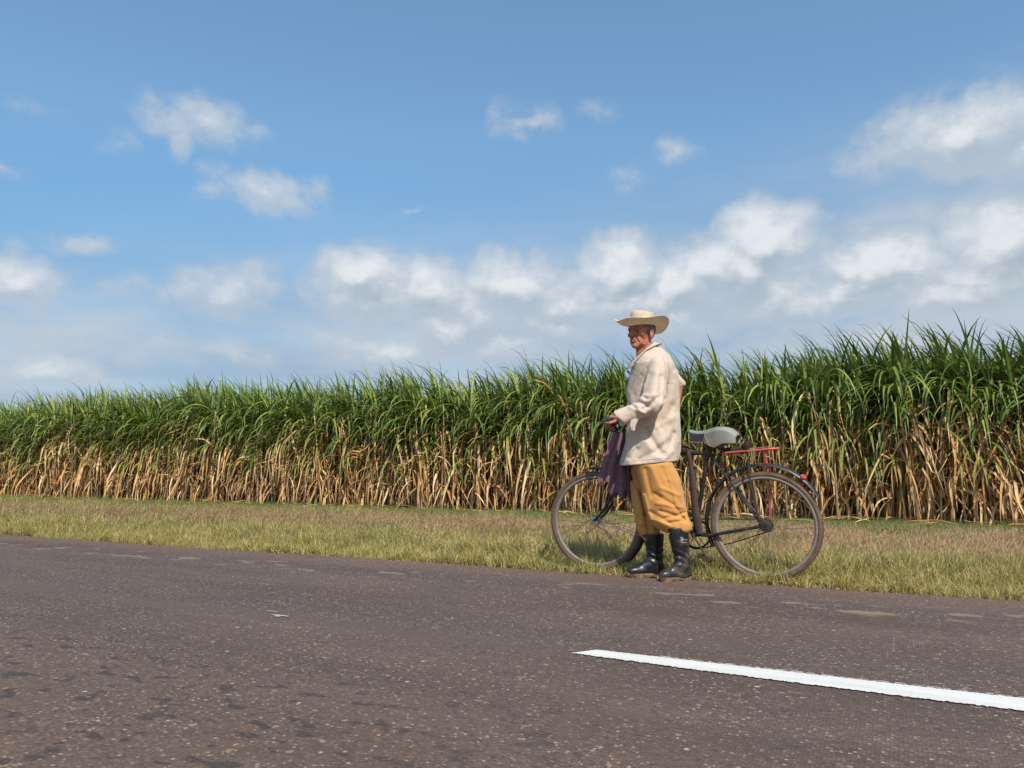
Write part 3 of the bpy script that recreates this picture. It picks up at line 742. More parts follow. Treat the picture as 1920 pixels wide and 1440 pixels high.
    for s in (-1, 1):
        a_ = BB+Vector((0, s*.058, 0)); b_ = a_+cd*(.165 if s < 0 else -.165)+Vector((0, s*.006, 0))
        bld(MB().tube([BB+Vector((0, s*.03, 0)), a_+Vector((0, s*.006, 0))], .008, 8).tube([a_, b_], [.012, .009], 8, flat=.6), 'crank', M_rust)
        pd = MB().tube([b_, b_+Vector((0, s*.095, 0))], .008, 8)
        tilt = Matrix.Rotation(R(28), 3, 'Y')
        for e in (-1, 1):
            pd.box(b_+Vector((0, s*.055, 0))+tilt @ Vector((e*.032, 0, 0)), (.011, .042, .012), tilt)
        for yy in (.016, .095): pd.box(b_+Vector((0, s*yy, 0)), (.036, .003, .007), tilt)
        bld(pd, 'pedal', M_rust)
    # rear rack: red tube loop with cross bars
    a1 = B(1357, 850); a2 = B(1459, 841)
    zs = lambda x: a1.z+(a2.z-a1.z)*(x-a1.x)/(a2.x-a1.x)
    rk = MB(); pts = []
    hw = .062
    for (fx, fy) in ((.02, 0), (0, -.6), (.06, -1), (.3, -1), (.6, -.92), (.9, -.75), (1, -.4), (1, .4), (.9, .75), (.6, .92), (.3, 1), (.06, 1), (0, .6), (.02, 0)):
        x = a1.x+(a2.x-a1.x)*fx; pts.append(Vector((x, BY+hw*fy, zs(x))))
    sm = []
    for i in range(len(pts)-1):
        for k in range(4): sm.append(pts[i].lerp(pts[i+1], k/4))
    rk.tube(sm+[pts[-1]], .0062, 8)
    for fx in (.28, .5, .72):
        x = a1.x+(a2.x-a1.x)*fx; rk.tube([(x, BY-hw*.95, zs(x)), (x, BY+hw*.95, zs(x))], .005, 6)
    rk.tube([(a1.x+.03, BY-.015, zs(a1.x+.03)), (a2.x-.02, BY-.015, zs(a2.x-.02))], .004, 6)
    rko = bld(rk, 'rear_rack', M_red)
    xs_ = B(1405, 852).x
    bld(MB().tube([(xs_, BY-hw, zs(xs_)), (xs_+.012, BY-.07, .62), RH+Vector((-.02, -.066, .012))], .0068, 8, flat=.7), 'rack_stay', M_rust, rko)
    xs2 = B(1432, 852).x
    bld(MB().tube([(xs_+.09, BY+hw, zs(xs_+.09)), (xs_+.11, BY+.07, .62), RH+Vector((.02, .066, .012))], .0065, 8, flat=.8), 'rack_stay', M_red, rko)['label'] = 'red painted far rack stay'
    bld(MB().tube([a2+Vector((-.004, 0, -.008)), a2+Vector((.010, 0, .006))], [.010, .007], 10), 'rack_tip', M_chrome, rko)
    # little cross brace between rack and frame
    bld(MB().tube([Vector((a1.x+.02, BY, zs(a1.x+.02))), seat_top+Vector((.02, 0, -.03))], .005, 6), 'rack_brace', M_rust, rko)
    return RH, FH, BB, seat_top, HT, GR, a1, a2, root
RH, FH, BB, SEATTOP, HT, GR, RA1, RA2, bike = build_bicycle()
print('bars', GR)

# ------------------------------------------------------------------ implicit surfaces for soft shapes
def nets(fn, lo, hi, h):
    lo = np.array(lo, float); hi = np.array(hi, float)
    n = np.ceil((hi-lo)/h).astype(int)+1
    ax = [(lo[i]+h*np.arange(n[i])).astype(np.float32) for i in range(3)]
    X, Y, Z = np.meshgrid(*ax, indexing='ij')
    Fv = fn(X, Y, Z).astype(np.float32)
    S = Fv < 0
    nx, ny, nz = S.shape
    cells = np.zeros((nx-1, ny-1, nz-1), np.int32)
    for a in (0, 1):
        for b in (0, 1):
            for c in (0, 1): cells += S[a:nx-1+a, b:ny-1+b, c:nz-1+c]
    act = (cells > 0) & (cells < 8)
    ids = -np.ones(act.shape, np.int64); ids[act] = np.arange(act.sum())
    ci = np.argwhere(act)
    sumv = np.zeros((len(ci), 3)); cnt = np.zeros(len(ci))
    corners = [(a, b, c) for a in (0, 1) for b in (0, 1) for c in (0, 1)]
    for p in corners:
        for d in range(3):
            if p[d] == 0:
                q = list(p); q[d] = 1
                f0 = Fv[ci[:, 0]+p[0], ci[:, 1]+p[1], ci[:, 2]+p[2]]; f1 = Fv[ci[:, 0]+q[0], ci[:, 1]+q[1], ci[:, 2]+q[2]]
                m = (f0 < 0) != (f1 < 0)
                t = np.where(m, f0/np.where(m, f0-f1, 1), 0)
                for k in range(3): sumv[:, k] += m*(p[k]+(t if k == d else 0))
                cnt += m
    V = lo+(ci+sumv/cnt[:, None])*h
    F = []
    for d in range(3):
        e1, e2 = [(1, 2), (2, 0), (0, 1)][d]
        A = np.take(S, range(0, S.shape[d]-1), d); Bq = np.take(S, range(1, S.shape[d]), d)
        ch = np.argwhere(A != Bq)
        ok = (ch[:, e1] > 0) & (ch[:, e2] > 0) & (ch[:, e1] < S.shape[e1]-1) & (ch[:, e2] < S.shape[e2]-1)
        ch = ch[ok]
        def idq(o1, o2):
            c = ch.copy(); c[:, e1] -= o1; c[:, e2] -= o2; return ids[c[:, 0], c[:, 1], c[:, 2]]
        q = np.stack([idq(1, 1), idq(0, 1), idq(0, 0), idq(1, 0)], 1)
        ins = A[ch[:, 0], ch[:, 1], ch[:, 2]]
        q[~ins] = q[~ins][:, ::-1]
        F.append(q)
    F = np.concatenate(F)
    return V, F
def fast_mesh(name, V, F, m, smooth=True):
    me = bpy.data.meshes.new(name); me.vertices.add(len(V)); me.vertices.foreach_set('co', np.asarray(V, np.float32).ravel())
    me.loops.add(F.size); me.loops.foreach_set('vertex_index', F.astype(np.int32).ravel())
    me.polygons.add(len(F)); me.polygons.foreach_set('loop_start', np.arange(len(F), dtype=np.int32)*4)
    me.polygons.foreach_set('use_smooth', np.ones(len(F), bool)*smooth)
    for q in (m if isinstance(m, (list, tuple)) else [m]): me.materials.append(q)
    me.update(calc_edges=True); me.validate(); return me
def smin(a, b, k):
    h = np.clip(.5+.5*(b-a)/k, 0, 1); return b*(1-h)+a*h-k*h*(1-h)
def smax(a, b, k): return -smin(-a, -b, k)
def cap(X, Y, Z, a, b, r0, r1=None):
    r1 = r0 if r1 is None else r1
    a = np.array(a, float); b = np.array(b, float); d = b-a; L2 = max(1e-9, d@d)
    t = np.clip(((X-a[0])*d[0]+(Y-a[1])*d[1]+(Z-a[2])*d[2])/L2, 0, 1)
    return np.sqrt((X-a[0]-t*d[0])**2+(Y-a[1]-t*d[1])**2+(Z-a[2]-t*d[2])**2)-(r0+(r1-r0)*t)
def ell(X, Y, Z, c, r):
    x, y, z = (X-c[0])/r[0], (Y-c[1])/r[1], (Z-c[2])/r[2]
    k0 = np.sqrt(x*x+y*y+z*z)+1e-9; k1 = np.sqrt((x/r[0])**2+(y/r[1])**2+(z/r[2])**2)+1e-9
    return k0*(k0-1)/k1
def stack(X, Y, Z, rows, pw=2.0):     # rows: z, u-left, u-right, depth centre, depth half
    rows = sorted(rows); z = [q[0] for q in rows]
    ul = np.interp(Z, z, [q[1] for q in rows]); ur = np.interp(Z, z, [q[2] for q in rows])
    dc = np.interp(Z, z, [q[3] for q in rows]); db = np.interp(Z, z, [q[4] for q in rows])
    cu = (ul+ur)/2; a = np.maximum((ur-ul)/2, .004); db = np.maximum(db, .004)
    k = (np.abs((X-cu)/a)**pw+np.abs((Y-dc)/db)**pw)**(1/pw)
    d = (k-1)*np.minimum(a, db)
    return smax(d, np.maximum(Z-z[-1], z[0]-Z), .01)
def seg2(X, Z, a, b):
    d = np.array((b[0]-a[0], b[1]-a[1])); L2 = max(1e-9, d@d)
    t = np.clip(((X-a[0])*d[0]+(Z-a[1])*d[1])/L2, 0, 1)
    return np.sqrt((X-a[0]-t*d[0])**2+(Z-a[1]-t*d[1])**2)

def vn(X, Y, Z, sx, sy, sz, seed=0):      # smooth value noise, -1..1, with cell sizes in metres
    lat = np.random.default_rng(seed).uniform(-1, 1, (24, 24, 24)).astype(np.float32)
    out = 0
    idx = []
    for A, s_ in ((X, sx), (Y, sy), (Z, sz)):
        q = A/s_+200.; i = np.floor(q).astype(np.int32); f = (q-i).astype(np.float32); idx.append((i % 24, (i+1) % 24, f*f*(3-2*f)))
    for a in (0, 1):
        wa = idx[0][2] if a else 1-idx[0][2]
        for b in (0, 1):
            wb = idx[1][2] if b else 1-idx[1][2]
            for c in (0, 1):
                wc = idx[2][2] if c else 1-idx[2][2]
                out = out+lat[idx[0][a], idx[1][b], idx[2][c]]*wa*wb*wc
    return out
# ------------------------------------------------------------------ the man
D0 = 5.06
def Q(px, py, dd=0.): return atL(px, py, D0+dd)
M_skin = bpy.data.materials.new('weathered_skin'); M_skin.use_nodes = True
def skin():
    t = NT(M_skin.node_tree); tc = t.n('ShaderNodeTexCoord').outputs['Object']
    n = t.noise(tc, 28, 5, .6); n2 = t.noise(tc, 160, 3, .6)
    c = t.mix(t.rng(n, .3, .7), (.31, .098, .05), (.50, .19, .11))
    c = t.mix(t.m('MULTIPLY', t.rng(n2, .5, .8), .35), c, (.2, .07, .045))
    b = t.n('ShaderNodeBsdfPrincipled', {'Base Color': c, 'Roughness': .5, 'Subsurface Weight': .08, 'Subsurface Radius': (.3, .1, .05), 'Subsurface Scale': .01})
    bn = t.n('ShaderNodeBump', {'Height': n2, 'Strength': .35, 'Distance': .003}); t.t.links.new(bn.outputs[0], b.inputs['Normal'])
    t.n('ShaderNodeOutputMaterial', {0: b.outputs[0]})
skin()
def cloth_mat(name, col, col2, s2=5., f2=.35, weave=900, rough=.9):
    m = bpy.data.materials.new(name); m.use_nodes = True; t = NT(m.node_tree); tc = t.n('ShaderNodeTexCoord').outputs['Object']
    c = t.mix(t.rng(t.noise(tc, s2, 6, .6), 1-f2-.2, 1-f2+.2), col, col2)
    c = t.mix(t.m('MULTIPLY', t.rng(t.noise(tc, 45, 4, .7), .45, .75), .25), c, tuple(x*.6 for x in col2))
    b = t.n('ShaderNodeBsdfPrincipled', {'Base Color': c, 'Roughness': rough, 'Sheen Weight': .15})
    h = t.m('ADD', t.noise(tc, weave, 2), t.m('MULTIPLY', t.noise(tc, 38, 4, .6, .6), 2.2))
    bn = t.n('ShaderNodeBump', {'Height': h, 'Strength': .42, 'Distance': .004}); t.t.links.new(bn.outputs[0], b.inputs['Normal'])
    t.n('ShaderNodeOutputMaterial', {0: b.outputs[0]}); return m
M_shirt = cloth_mat('worn_beige_cotton', (.60, .475, .365), (.565, .445, .34))
M_trous = cloth_mat('ochre_cotton', (.60, .285, .075), (.52, .21, .045), 7)
M_cloth = cloth_mat('purple_rag', (.20, .095, .125), (.12, .055, .085), 9)
M_hat = mat('straw', (.84, .70, .50), .75, var=.10, vscale=30, bump=.5, bscale=260, col2=(.66, .48, .27), f2=.30, s2=14)
def straw_light():
    t = M_hat.node_tree; o = next(n for n in t.nodes if n.type == 'OUTPUT_MATERIAL'); p = next(n for n in t.nodes if n.type == 'BSDF_PRINCIPLED')
    tr = t.nodes.new('ShaderNodeBsdfTranslucent'); t.links.new(p.inputs['Base Color'].links[0].from_socket, tr.inputs[0]); mx = t.nodes.new('ShaderNodeMixShader'); mx.inputs[0].default_value = .30
    t.links.new(p.outputs[0], mx.inputs[1]); t.links.new(tr.outputs[0], mx.inputs[2]); t.links.new(mx.outputs[0], o.inputs[0])
straw_light()
M_boot = mat('black_rubber', (.014, .015, .017), .36, var=.4, vscale=8, col2=(.11, .085, .062), f2=.42, s2=9, bump=.12, bscale=30)
M_sole = mat('muddy_sole', (.26, .14, .055), .85, var=.35, vscale=25, col2=(.055, .038, .028), f2=.5, s2=18)
M_hair = mat('grey_black_hair', (.07, .068, .072), .8, var=.6, vscale=120, bump=.8, bscale=400, col2=(.26, .25, .26), f2=.5, s2=60)
M_eye = mat('dark_eye', (.02, .012, .01), .2)
M_white = mat('white_print', (.65, .66, .64), .7)
M_dark = mat('dark_thread', (.10, .06, .04), .8)

HC = Q(1202, 624.5, -.005)               # head centre
HA = R(45)                             # face turned this far towards the road
hf = np.array((-math.cos(HA), -math.sin(HA))); hs = np.array((math.sin(HA), -math.cos(HA)))
def headframe(X, Y, Z):
    x, y, z = X-HC[0], Y-HC[1], Z-HC[2]
    fx = x*hf[0]+y*hf[1]; sy = x*hs[0]+y*hs[1]
    tl = R(-2); c, s = math.cos(tl), math.sin(tl)     # chin slightly down
    return fx*c-z*s, sy, fx*s+z*c
def hpt(f, s, z):
    return np.array((HC[0]+f*hf[0]+s*hs[0], HC[1]+f*hf[1]+s*hs[1], HC[2]+z))
def head_sdf(X, Y, Z):
    f, s, z = headframe(X, Y, Z); S = np.abs(s)
    d = ell(f, s, z, (-.012, 0, .032), (.100, .077, .092))
    d = smin(d, ell(f, s, z, (.032, 0, -.032), (.060, .054, .078)), .028)
    d = smin(d, ell(f, S, z, (.018, .032, -.068), (.050, .026, .030)), .024)     # jaw angle
    d = smin(d, ell(f, s, z, (.070, 0, -.100), (.021, .022, .018)), .022)     # chin
    d = smin(d, ell(f, S, z, (.060, .044, -.020), (.024, .017, .015)), .016)   # cheekbones
    d = smin(d, cap(f, S, z, (.084, .006, .022), (.066, .050, .020), .010), .014)  # brow
    d = smax(d, -ell(f, S, z, (.098, .031, -.003), (.023, .020, .0155)), .012)  # sockets
    d = smin(d, ell(f, S, z, (.072, .030, -.003), (.013, .014, .011)), .004)
    d = smin(d, cap(f, s, z, (.086, 0, .012), (.116, 0, -.030), .0085, .0125), .011)  # nose
    d = smin(d, ell(f, S, z, (.099, .0125, -.036), (.011, .008, .008)), .008)
    d = smax(d, -ell(f, S, z, (.102, .008, -.046), (.006, .004, .004)), .003)
    d = smin(d, ell(f, s, z, (.080, 0, -.060), (.020, .027, .022)), .014)     # muzzle
    d = smin(d, cap(f, S, z, (.0965, 0, -.0600), (.083, .022, -.0635), .0055, .003), .005)
    d = smin(d, cap(f, S, z, (.0960, 0, -.0725), (.083, .020, -.0690), .0060, .003), .005)
    d = smax(d, -cap(f, S, z, (.103, 0, -.0662), (.080, .027, -.0662), .0026), .003)
    # creases beside the mouth, hollow cheeks, furrows
    d = d+.0075*np.exp(-(seg2(S, z, (.017, -.036), (.032, -.078))/.0042)**2)*(f > .03)
    d = d+.0095*np.exp(-(((S-.052)/.014)**2+((z+.062)/.020)**2+((f-.045)/.022)**2))
    d = d+.0050*np.exp(-(seg2(S, z, (.045, -.030), (.050, -.080))/.0035)**2)*(f > .0)
    d = d+.0022*np.exp(-(seg2(f, z, (.052, -.002), (.040, -.012))/.002)**2)+.0018*np.exp(-(seg2(S, z, (.022, -.018), (.042, -.014))/.003)**2)*(f > .05)
    d = d+.0015*np.exp(-((z-.040)/.0025)**2)*(f > .05)
    # ears
    ear = ell(f, S, z, (-.006, .083, -.010), (.020, .0085, .033))
    ear = smin(ear, ell(f, S, z, (-.001, .081, -.036), (.011, .007, .012)), .008)
    ear = smax(ear, -ell(f, S, z, (.001, .092, -.006), (.012, .0075, .021)), .004)
    d = smin(d, ear, .005)
    return d
NK0 = Q(1213, 665, .0); NK1 = hpt(-.022, 0, -.045)
SHN = Q(1238, 684, -.185); ELN = Q(1222, 757, -.262); WRN = Q(1173, 781, -.235)
SHF = Q(1240, 684, .185); ELF = Q(1272, 722, .205); WRF = Q(1262, 792, .13)

# left-hand grip, in the same (right, away, up) metres
def w2l(v): return np.array((v.x*RT[0]+v.y*RT[1], v.x*FW[0]+v.y*FW[1], v.z))
GP, GQ = w2l(GR[-1][0]), w2l(GR[-1][1])
ga = (GQ-GP)/np.linalg.norm(GQ-GP)
gout = np.array((1., -.15, 0.)); gout -= ga*(gout@ga); gout /= np.linalg.norm(gout)     # the side his arm comes from
gup = np.cross(gout, ga); gup = gup if gup[2] > 0 else -gup
GC = GP+ga*.048
def gp(a, r, deg): t = R(deg); return GC+ga*a+(gout*math.cos(t)+gup*math.sin(t))*r
WRIST = gp(-.006, .066, 22)

def build_person():
    base = np.array((Q(1228, 1080)[0], D0, 0.0)); base[2] = .004
    W0 = l2w(base)
    def finish(V, F, name, m, parent=None):
        me = fast_mesh(name, V-base, F, m)
        o = link(name, me, parent)
        if parent is None: o.location = W0; o.rotation_euler = (0, 0, YAW)
        return o
    # head, neck, chest
    def neckd(X, Y, Z):
        d = cap(X, Y, Z, NK0, NK1, .060, .052)
        d = smin(d, cap(X, Y, Z, Q(1199, 676, -.012), hpt(.022, .0, -.085), .020, .022), .025)   # throat tendon
        d = smin(d, ell(X, Y, Z, Q(1222, 718), (.080, .12, .16)), .03)
        return d
    V1, F1 = nets(lambda X, Y, Z: smin(head_sdf(X, Y, Z), neckd(X, Y, Z), .018), HC-(.20, .20, .27), HC+(.15, .15, .14), .0026)
    # trunk, arms and legs under the clothes
    def trunk(X, Y, Z):
        d = ell(X, Y, Z, Q(1226, 750), (.09, .12, .22))
        d = smin(d, ell(X, Y, Z, Q(1226, 855), (.09, .12, .12)), .05)
        for a, b, c, r0, r1, r2 in ((SHN+(0, .03, -.03), ELN+(0, .01, .008), WRIST, .034, .030, .025), (SHF+(0, -.03, -.03), ELF, WRF, .036, .034, .028)):
            d = smin(d, cap(X, Y, Z, a, b, r0, r1), .03); d = smin(d, cap(X, Y, Z, b, c, r1, r2), .02)
        d = smin(d, ell(X, Y, Z, WRF+(-.035, 0, -.03), (.045, .03, .035)), .02)
        for dd, x0, x1, x2 in ((-.085, 1236, 1262, 1274), (.075, 1216, 1222, 1228)):
            d = smin(d, cap(X, Y, Z, Q(x0, 870, dd), Q(x1, 965, dd), .068, .045), .03); d = smin(d, cap(X, Y, Z, Q(x1, 965, dd), Q(x2, 1030, dd), .042, .028), .02)
        return d
    V2, F2 = nets(trunk, (base[0]-.35, D0-.38, .08), (base[0]+.3, D0+.34, 1.5), .008)
    # the hand closed round the grip
    def hand(X, Y, Z):
        d = None
        for i, (sa, sc_) in enumerate(((-.034, .95), (-.012, 1.05), (.010, 1.0), (.031, .85))):
            p = [gp(sa*1.02, .038, 72), gp(sa, .0345, 128), gp(sa, .0310, 180), gp(sa+.001, .0275, 232), gp(sa+.003, .0265, 275)]
            rr = [.0105*sc_**.5, .0098*sc_**.5, .0090*sc_**.5, .0085*sc_**.5, .0075*sc_**.5]; fd = None
            for k in range(4):
                c = cap(X, Y, Z, p[k], p[k+1], rr[k], rr[k+1]); fd = c if fd is None else smin(fd, c, .004)
            fd = smin(fd, np.sqrt((X-p[0][0])**2+(Y-p[0][1])**2+(Z-p[0][2])**2)-.0125, .004)     # knuckle
            d = fd if d is None else np.minimum(d, fd)
            pc = cap(X, Y, Z, p[0], WRIST+ga*(-.012+.008*i), .0120, .019)
            d = smin(d, pc, .007)
        th = cap(X, Y, Z, WRIST-gup*.012, gp(.022, .037, -20), .0175, .0130)
        th = smin(th, cap(X, Y, Z, gp(.022, .037, -20), gp(.040, .031, -70), .0125, .0105), .005)
        th = smin(th, cap(X, Y, Z, gp(.040, .031, -70), gp(.050, .028, -120), .0105, .0085), .004)
        d = smin(d, th, .008)
        d = smin(d, cap(X, Y, Z, WRIST, WRN+(WRIST-WRN)*.35, .024, .027), .012)
        d = smin(d, cap(X, Y, Z, WRN+(WRIST-WRN)*.35, ELN+(WRN-ELN)*.75, .026, .026), .015)
        return d
    c = GC
    V3, F3 = nets(hand, np.minimum(c, WRN)-(.08, .09, .08), np.maximum(c, WRN)+(.09, .09, .07), .0022)
    V = np.concatenate([V1, V2, V3]); F = np.concatenate([F1, F2+len(V1), F3+len(V1)+len(V2)])
    person = finish(V, F, 'person', M_skin)
    tag(person, 'man in straw hat, beige shirt, ochre trousers and black boots holding the bicycle', 'person')

    # eyes, brows, hair
    for s in (-1, 1):
        mb = MB(); pts = [hpt(.0865-.0006*abs(k), s*(.030+.0045*k), -.003+.0010*math.cos(k*.9)) for k in (-2, -1, 0, 1, 2)]
        mb.tube([p-base for p in pts], [.001, .0026, .0034, .0026, .001], 8); mb.build('eye', M_eye, person)
        mb = MB(); pts = [hpt(.094, s*.012, .017), hpt(.093, s*.026, .022), hpt(.083, s*.040, .022), hpt(.074, s*.050, .016)]
        mb.tube([p-base for p in pts], [.003, .0048, .004, .002], 6); mb.build('eyebrow', M_hair, person)
    def hair(X, Y, Z):
        f, s, z = headframe(X, Y, Z); S = np.abs(s)
        d = ell(f, s, z, (-.018, 0, .034), (.101, .0835, .094))
        d = d+.0025*np.sin(f*340+np.sin(s*260)*1.5)*np.sin(z*190)
        lim = np.where(f > .012, .020-z, -.072-z)             # short at the temples, lower behind the ears
        d = smax(d, lim, .006)
        d = smax(d, f-.048-(z-.02)*.6, .006)
        sb = ell(f, S, z, (.018, .0705, .004), (.009, .0055, .020))
        d = smin(d, sb, .006)
        d = smax(d, -ell(f, S, z, (-.002, .088, -.012), (.023, .017, .036)), .004)
        return d
    V, F = nets(hair, HC-(.15, .15, .12), HC+(.15, .15, .15), .0028); finish(V, F, 'hair', M_hair, person)

    # hat: oval crown with a dented top, wide brim curled up at the sides
    mb = MB(); nphi = 96
    ring = []
    def hp(phi, rf, rs, z, lift=0):
        f = math.cos(phi)*rf-.014; s = math.sin(phi)*rs
        z += .050+f*-.02                                # tilted: front up a little
        return hpt(f, s, z)-base
    rows = []
    def brim(phi, t):
        c = math.cos(phi); s = math.sin(phi)
        rf = .094+(.230-.094)*t; rs = .079+(.172-.079)*t-.016*t**2.2
        side = abs(s)**1.7*((1-.55*c) if s > 0 else (1+.5*c))
        z = side*.052*t**1.7-max(0, 1-side)*(.016*math.sin(min(1, t*1.15)*math.pi)-.012*t**3 if c > 0 else .018*t**1.3)+.006*t*math.sin(phi*3+.7)+.004*t*math.sin(phi*5)
        return rf, rs, z
    crown = [(.093, .078, 0), (.091, .076, .014), (.089, .0745, .038), (.0885, .074, .064), (.088, .0735, .086), (.084, .070, .0925), (.074, .061, .091), (.048, .040, .082), (.024, .02, .076), (.002, .002, .074)]
    path = []
    for t in (1.0, .985, .9, .78, .64, .5, .36, .22, .1, .0): path.append(('b', t, .0016))
    for c_ in crown: path.append(('c', c_, 0))
    for c_ in reversed(crown): path.append(('i', c_, 0))
    for t in (.0, .1, .22, .36, .5, .64, .78, .9, .985): path.append(('b', t, -.0016))
    V = []; 
    for (kd, t, dz) in path:
        for k in range(nphi):
            phi = 2*math.pi*k/nphi
            if kd == 'b': rf, rs, z = brim(phi, t); z += dz
            else:
                rf, rs, z = t
                if z > .05: z += .006*math.cos(phi)**2-.004*math.sin(phi)**2
                if kd == 'i': rf = max(.001, rf-.003); rs = max(.001, rs-.003); z -= .003
            V.append(hp(phi, rf, rs, z))
    n = len(path); F = []
    for i in range(n):
        j = (i+1) % n
        for k in range(nphi): F.append((i*nphi+k, i*nphi+(k+1) % nphi, j*nphi+(k+1) % nphi, j*nphi+k))
    mb.add(V, F); hat = mb.build('hat', M_hat, person, auto=False)
    # sewn edge of the brim and a braid line at the foot of the crown
    e = MB(); pts = [Vector(hp(2*math.pi*k/nphi, *brim(2*math.pi*k/nphi, 1.0))) for k in range(nphi+1)]; e.tube(pts, .0024, 6); e.build('brim_edge', M_hat, hat)
    e = MB(); pts = [Vector(hp(2*math.pi*k/60, .0935, .0785, .006)) for k in range(61)]; e.tube(pts, .0035, 6); e.build('hat_band', mat('straw_band', (.5, .37, .2), .8, bump=.5, bscale=300), hat)

    # shirt
    rows = [(y, xl, xr) for y, xl, xr in ((646, 1208, 1230), (656, 1200, 1242), (668, 1192, 1254), (685, 1184, 1263), (705, 1181, 1269), (725, 1178, 1272), (745, 1177, 1274), (770, 1176, 1275), (800, 1175, 1275), (830, 1171, 1274), (850, 1167, 1271), (876, 1162, 1267))]
    DB = {646: .055, 656: .10, 668: .155, 685: .195, 705: .185, 725: .150, 745: .138, 770: .134, 800: .142, 830: .165, 850: .172, 876: .18}
    ST = []
    for y, xl, xr in rows:
        q = Q(xl, y); q2 = Q(xr, y); ST.append((q[2], q[0], q2[0], D0, DB[y]))
    cre = []   # creases seen on the road side: (x0,y0,x1,y1,width,depth) ; negative = ridge
    for (x0, y0, x1, y1, w, dp) in ((1212, 805, 1238, 850, 7, .020), (1204, 818, 1232, 858, 9, -.014), (1235, 800, 1247, 842, 8, -.010), (1200, 862, 1226, 848, 6, .010), (1182, 858, 1196, 842, 5, .010),
                                    (1226, 850, 1256, 828, 7, .010), (1262, 760, 1240, 800, 8, .012), (1266, 720, 1252, 780, 9, -.010), (1250, 700, 1247, 745, 5, .014), (1232, 800, 1266, 782, 7, -.008),
                                    (1203, 702, 1192, 738, 5, .006), (1214, 692, 1206, 716, 5, .005), (1256, 840, 1266, 812, 6, .012), (1190, 830, 1181, 868, 7, -.010), (1244, 862, 1262, 846, 6, -.008)):
        a = Q(x0, y0, -.16); b = Q(x1, y1, -.16); cre.append(((a[0], a[2]), (b[0], b[2]), w/350., dp))
    def folds(X, Z, cr):
        o = 0
        for a, b, w, dp in cr: o = o+dp*np.exp(-(seg2(X, Z, a, b)/w)**2)
        return o
    CUF = WRN+np.array((-.020, 0, -.004))                              # end of the sleeve
    def armd(X, Y, Z, grow=0.):
        d = cap(X, Y, Z, SHN+(0, .03, -.01), ELN+(.000, .0, .005), .072+grow, .070+grow)
        d = smin(d, cap(X, Y, Z, ELN, CUF, .068+grow, .050+grow), .025)
        return d
    acre = []
    for (x0, y0, x1, y1, w, dp) in ((1192, 732, 1210, 748, 3.5, .012), (1186, 750, 1214, 762, 4, .013), (1196, 742, 1222, 744, 4, -.009), (1214, 762, 1230, 748, 4, .012), (1184, 764, 1206, 776, 4, -.008), (1204, 768, 1222, 756, 4, .010), (1232, 700, 1222, 740, 5, -.010), (1241, 705, 1236, 745, 4, .011), (1222, 700, 1210, 735, 4, .010), (1178, 752, 1190, 766, 3, .009), (1216, 690, 1202, 722, 6, -.004), (1228, 776, 1238, 758, 4, -.010)):
        a = Q(x0, y0, -.28); b = Q(x1, y1, -.28); acre.append(((a[0], a[2]), (b[0], b[2]), w/276., dp))
    def shirt(X, Y, Z):
        d = stack(X, Y, Z, ST, 2.15)
        nearm = 1/(1+np.exp((Y-(D0-.05))/.02))
        d = d+folds(X, Z, cre)*nearm
        u_ = X+.35*Z
        w_ = vn(X, Y, Z, .10, .10, .12, 5)*.05
        d = d+.0085*vn(u_+w_, Y, Z, .060, .09, .30, 1)+.0045*vn(X-.6*Z+w_, Y, Z+w_, .045, .07, .16, 2)+.0008*vn(X+.8*Z, Y, Z, .022, .03, .06, 3)
        low = np.clip((1.05-Z)/.2, 0, 1)
        d = d+.006*low*np.sin(np.arctan2(Y-D0, X-ST[5][1]-.17)*7+Z*6)
        arm = armd(X, Y, Z)+folds(X, Z, acre)*(1/(1+np.exp((Y-(D0-.22))/.012)))+.008*vn(X+.5*Z, Y, Z-.5*X, .055, .08, .10, 7)+.003*vn(X+.4*Z, Y, Z-.8*X, .026, .05, .05, 8)
        d = smin(d, arm, .010)
        far = smin(cap(X, Y, Z, SHF, ELF+(0, 0, .004), .068, .048), 1e3, .01)+.004*np.sin(Z*80+X*30)
        d = smin(d, far, .022)
        # hollow: open hem, neck and cuffs
        inn = stack(X, Y, Z, [(z-.02 if i == len(ST)-1 else z, ul+.010, ur-.010, dc, db-.010) for i, (z, ul, ur, dc, db) in enumerate(ST)], 2.15)
        inn = np.where(Z < ST[-1][0]+.10, inn, 1)
        dirc = CUF-ELN; dirc = dirc/np.linalg.norm(dirc)
        cutn = -((X-CUF[0])*dirc[0]+(Y-CUF[1])*dirc[1]+(Z-CUF[2])*dirc[2])+.0     # negative beyond the cuff
        d = np.where(np.abs(Y-ELN[1]) < .18, smax(d, np.where((X < CUF[0]+.05) & (Z > CUF[2]-.10) & (Y < D0-.13) & (Z < CUF[2]+.10), -cutn, -1), .003), d)
        d = smax(d, -cap(X, Y, Z, CUF-dirc*.075, CUF+dirc*.10, .042, .046), .004)
        dirf = np.array((.35, -.1, -1.)); dirf /= np.linalg.norm(dirf)
        d = smax(d, -cap(X, Y, Z, ELF+dirf*.012, ELF+dirf*.10, .034, .034), .004)
        # neck opening
        d = smax(d, -cap(X, Y, Z, Q(1208, 680, 0), Q(1204, 640, 0), .048, .056), .006)
        pa, pb = Q(1229, 641, 0), Q(1180, 690, 0)
        nx_, nz_ = -(pb[2]-pa[2]), pb[0]-pa[0]
        nl_ = math.hypot(nx_, nz_); nx_, nz_ = nx_/nl_, nz_/nl_
        if nz_ < 0: nx_, nz_ = -nx_, -nz_
        d = smax(d, (X-pa[0])*nx_+(Z-pa[2])*nz_-.004, .012)
        d = smax(d, -cap(X, Y, Z, Q(1181, 700, -.035), Q(1196, 668, -.035), .012, .032), .006)
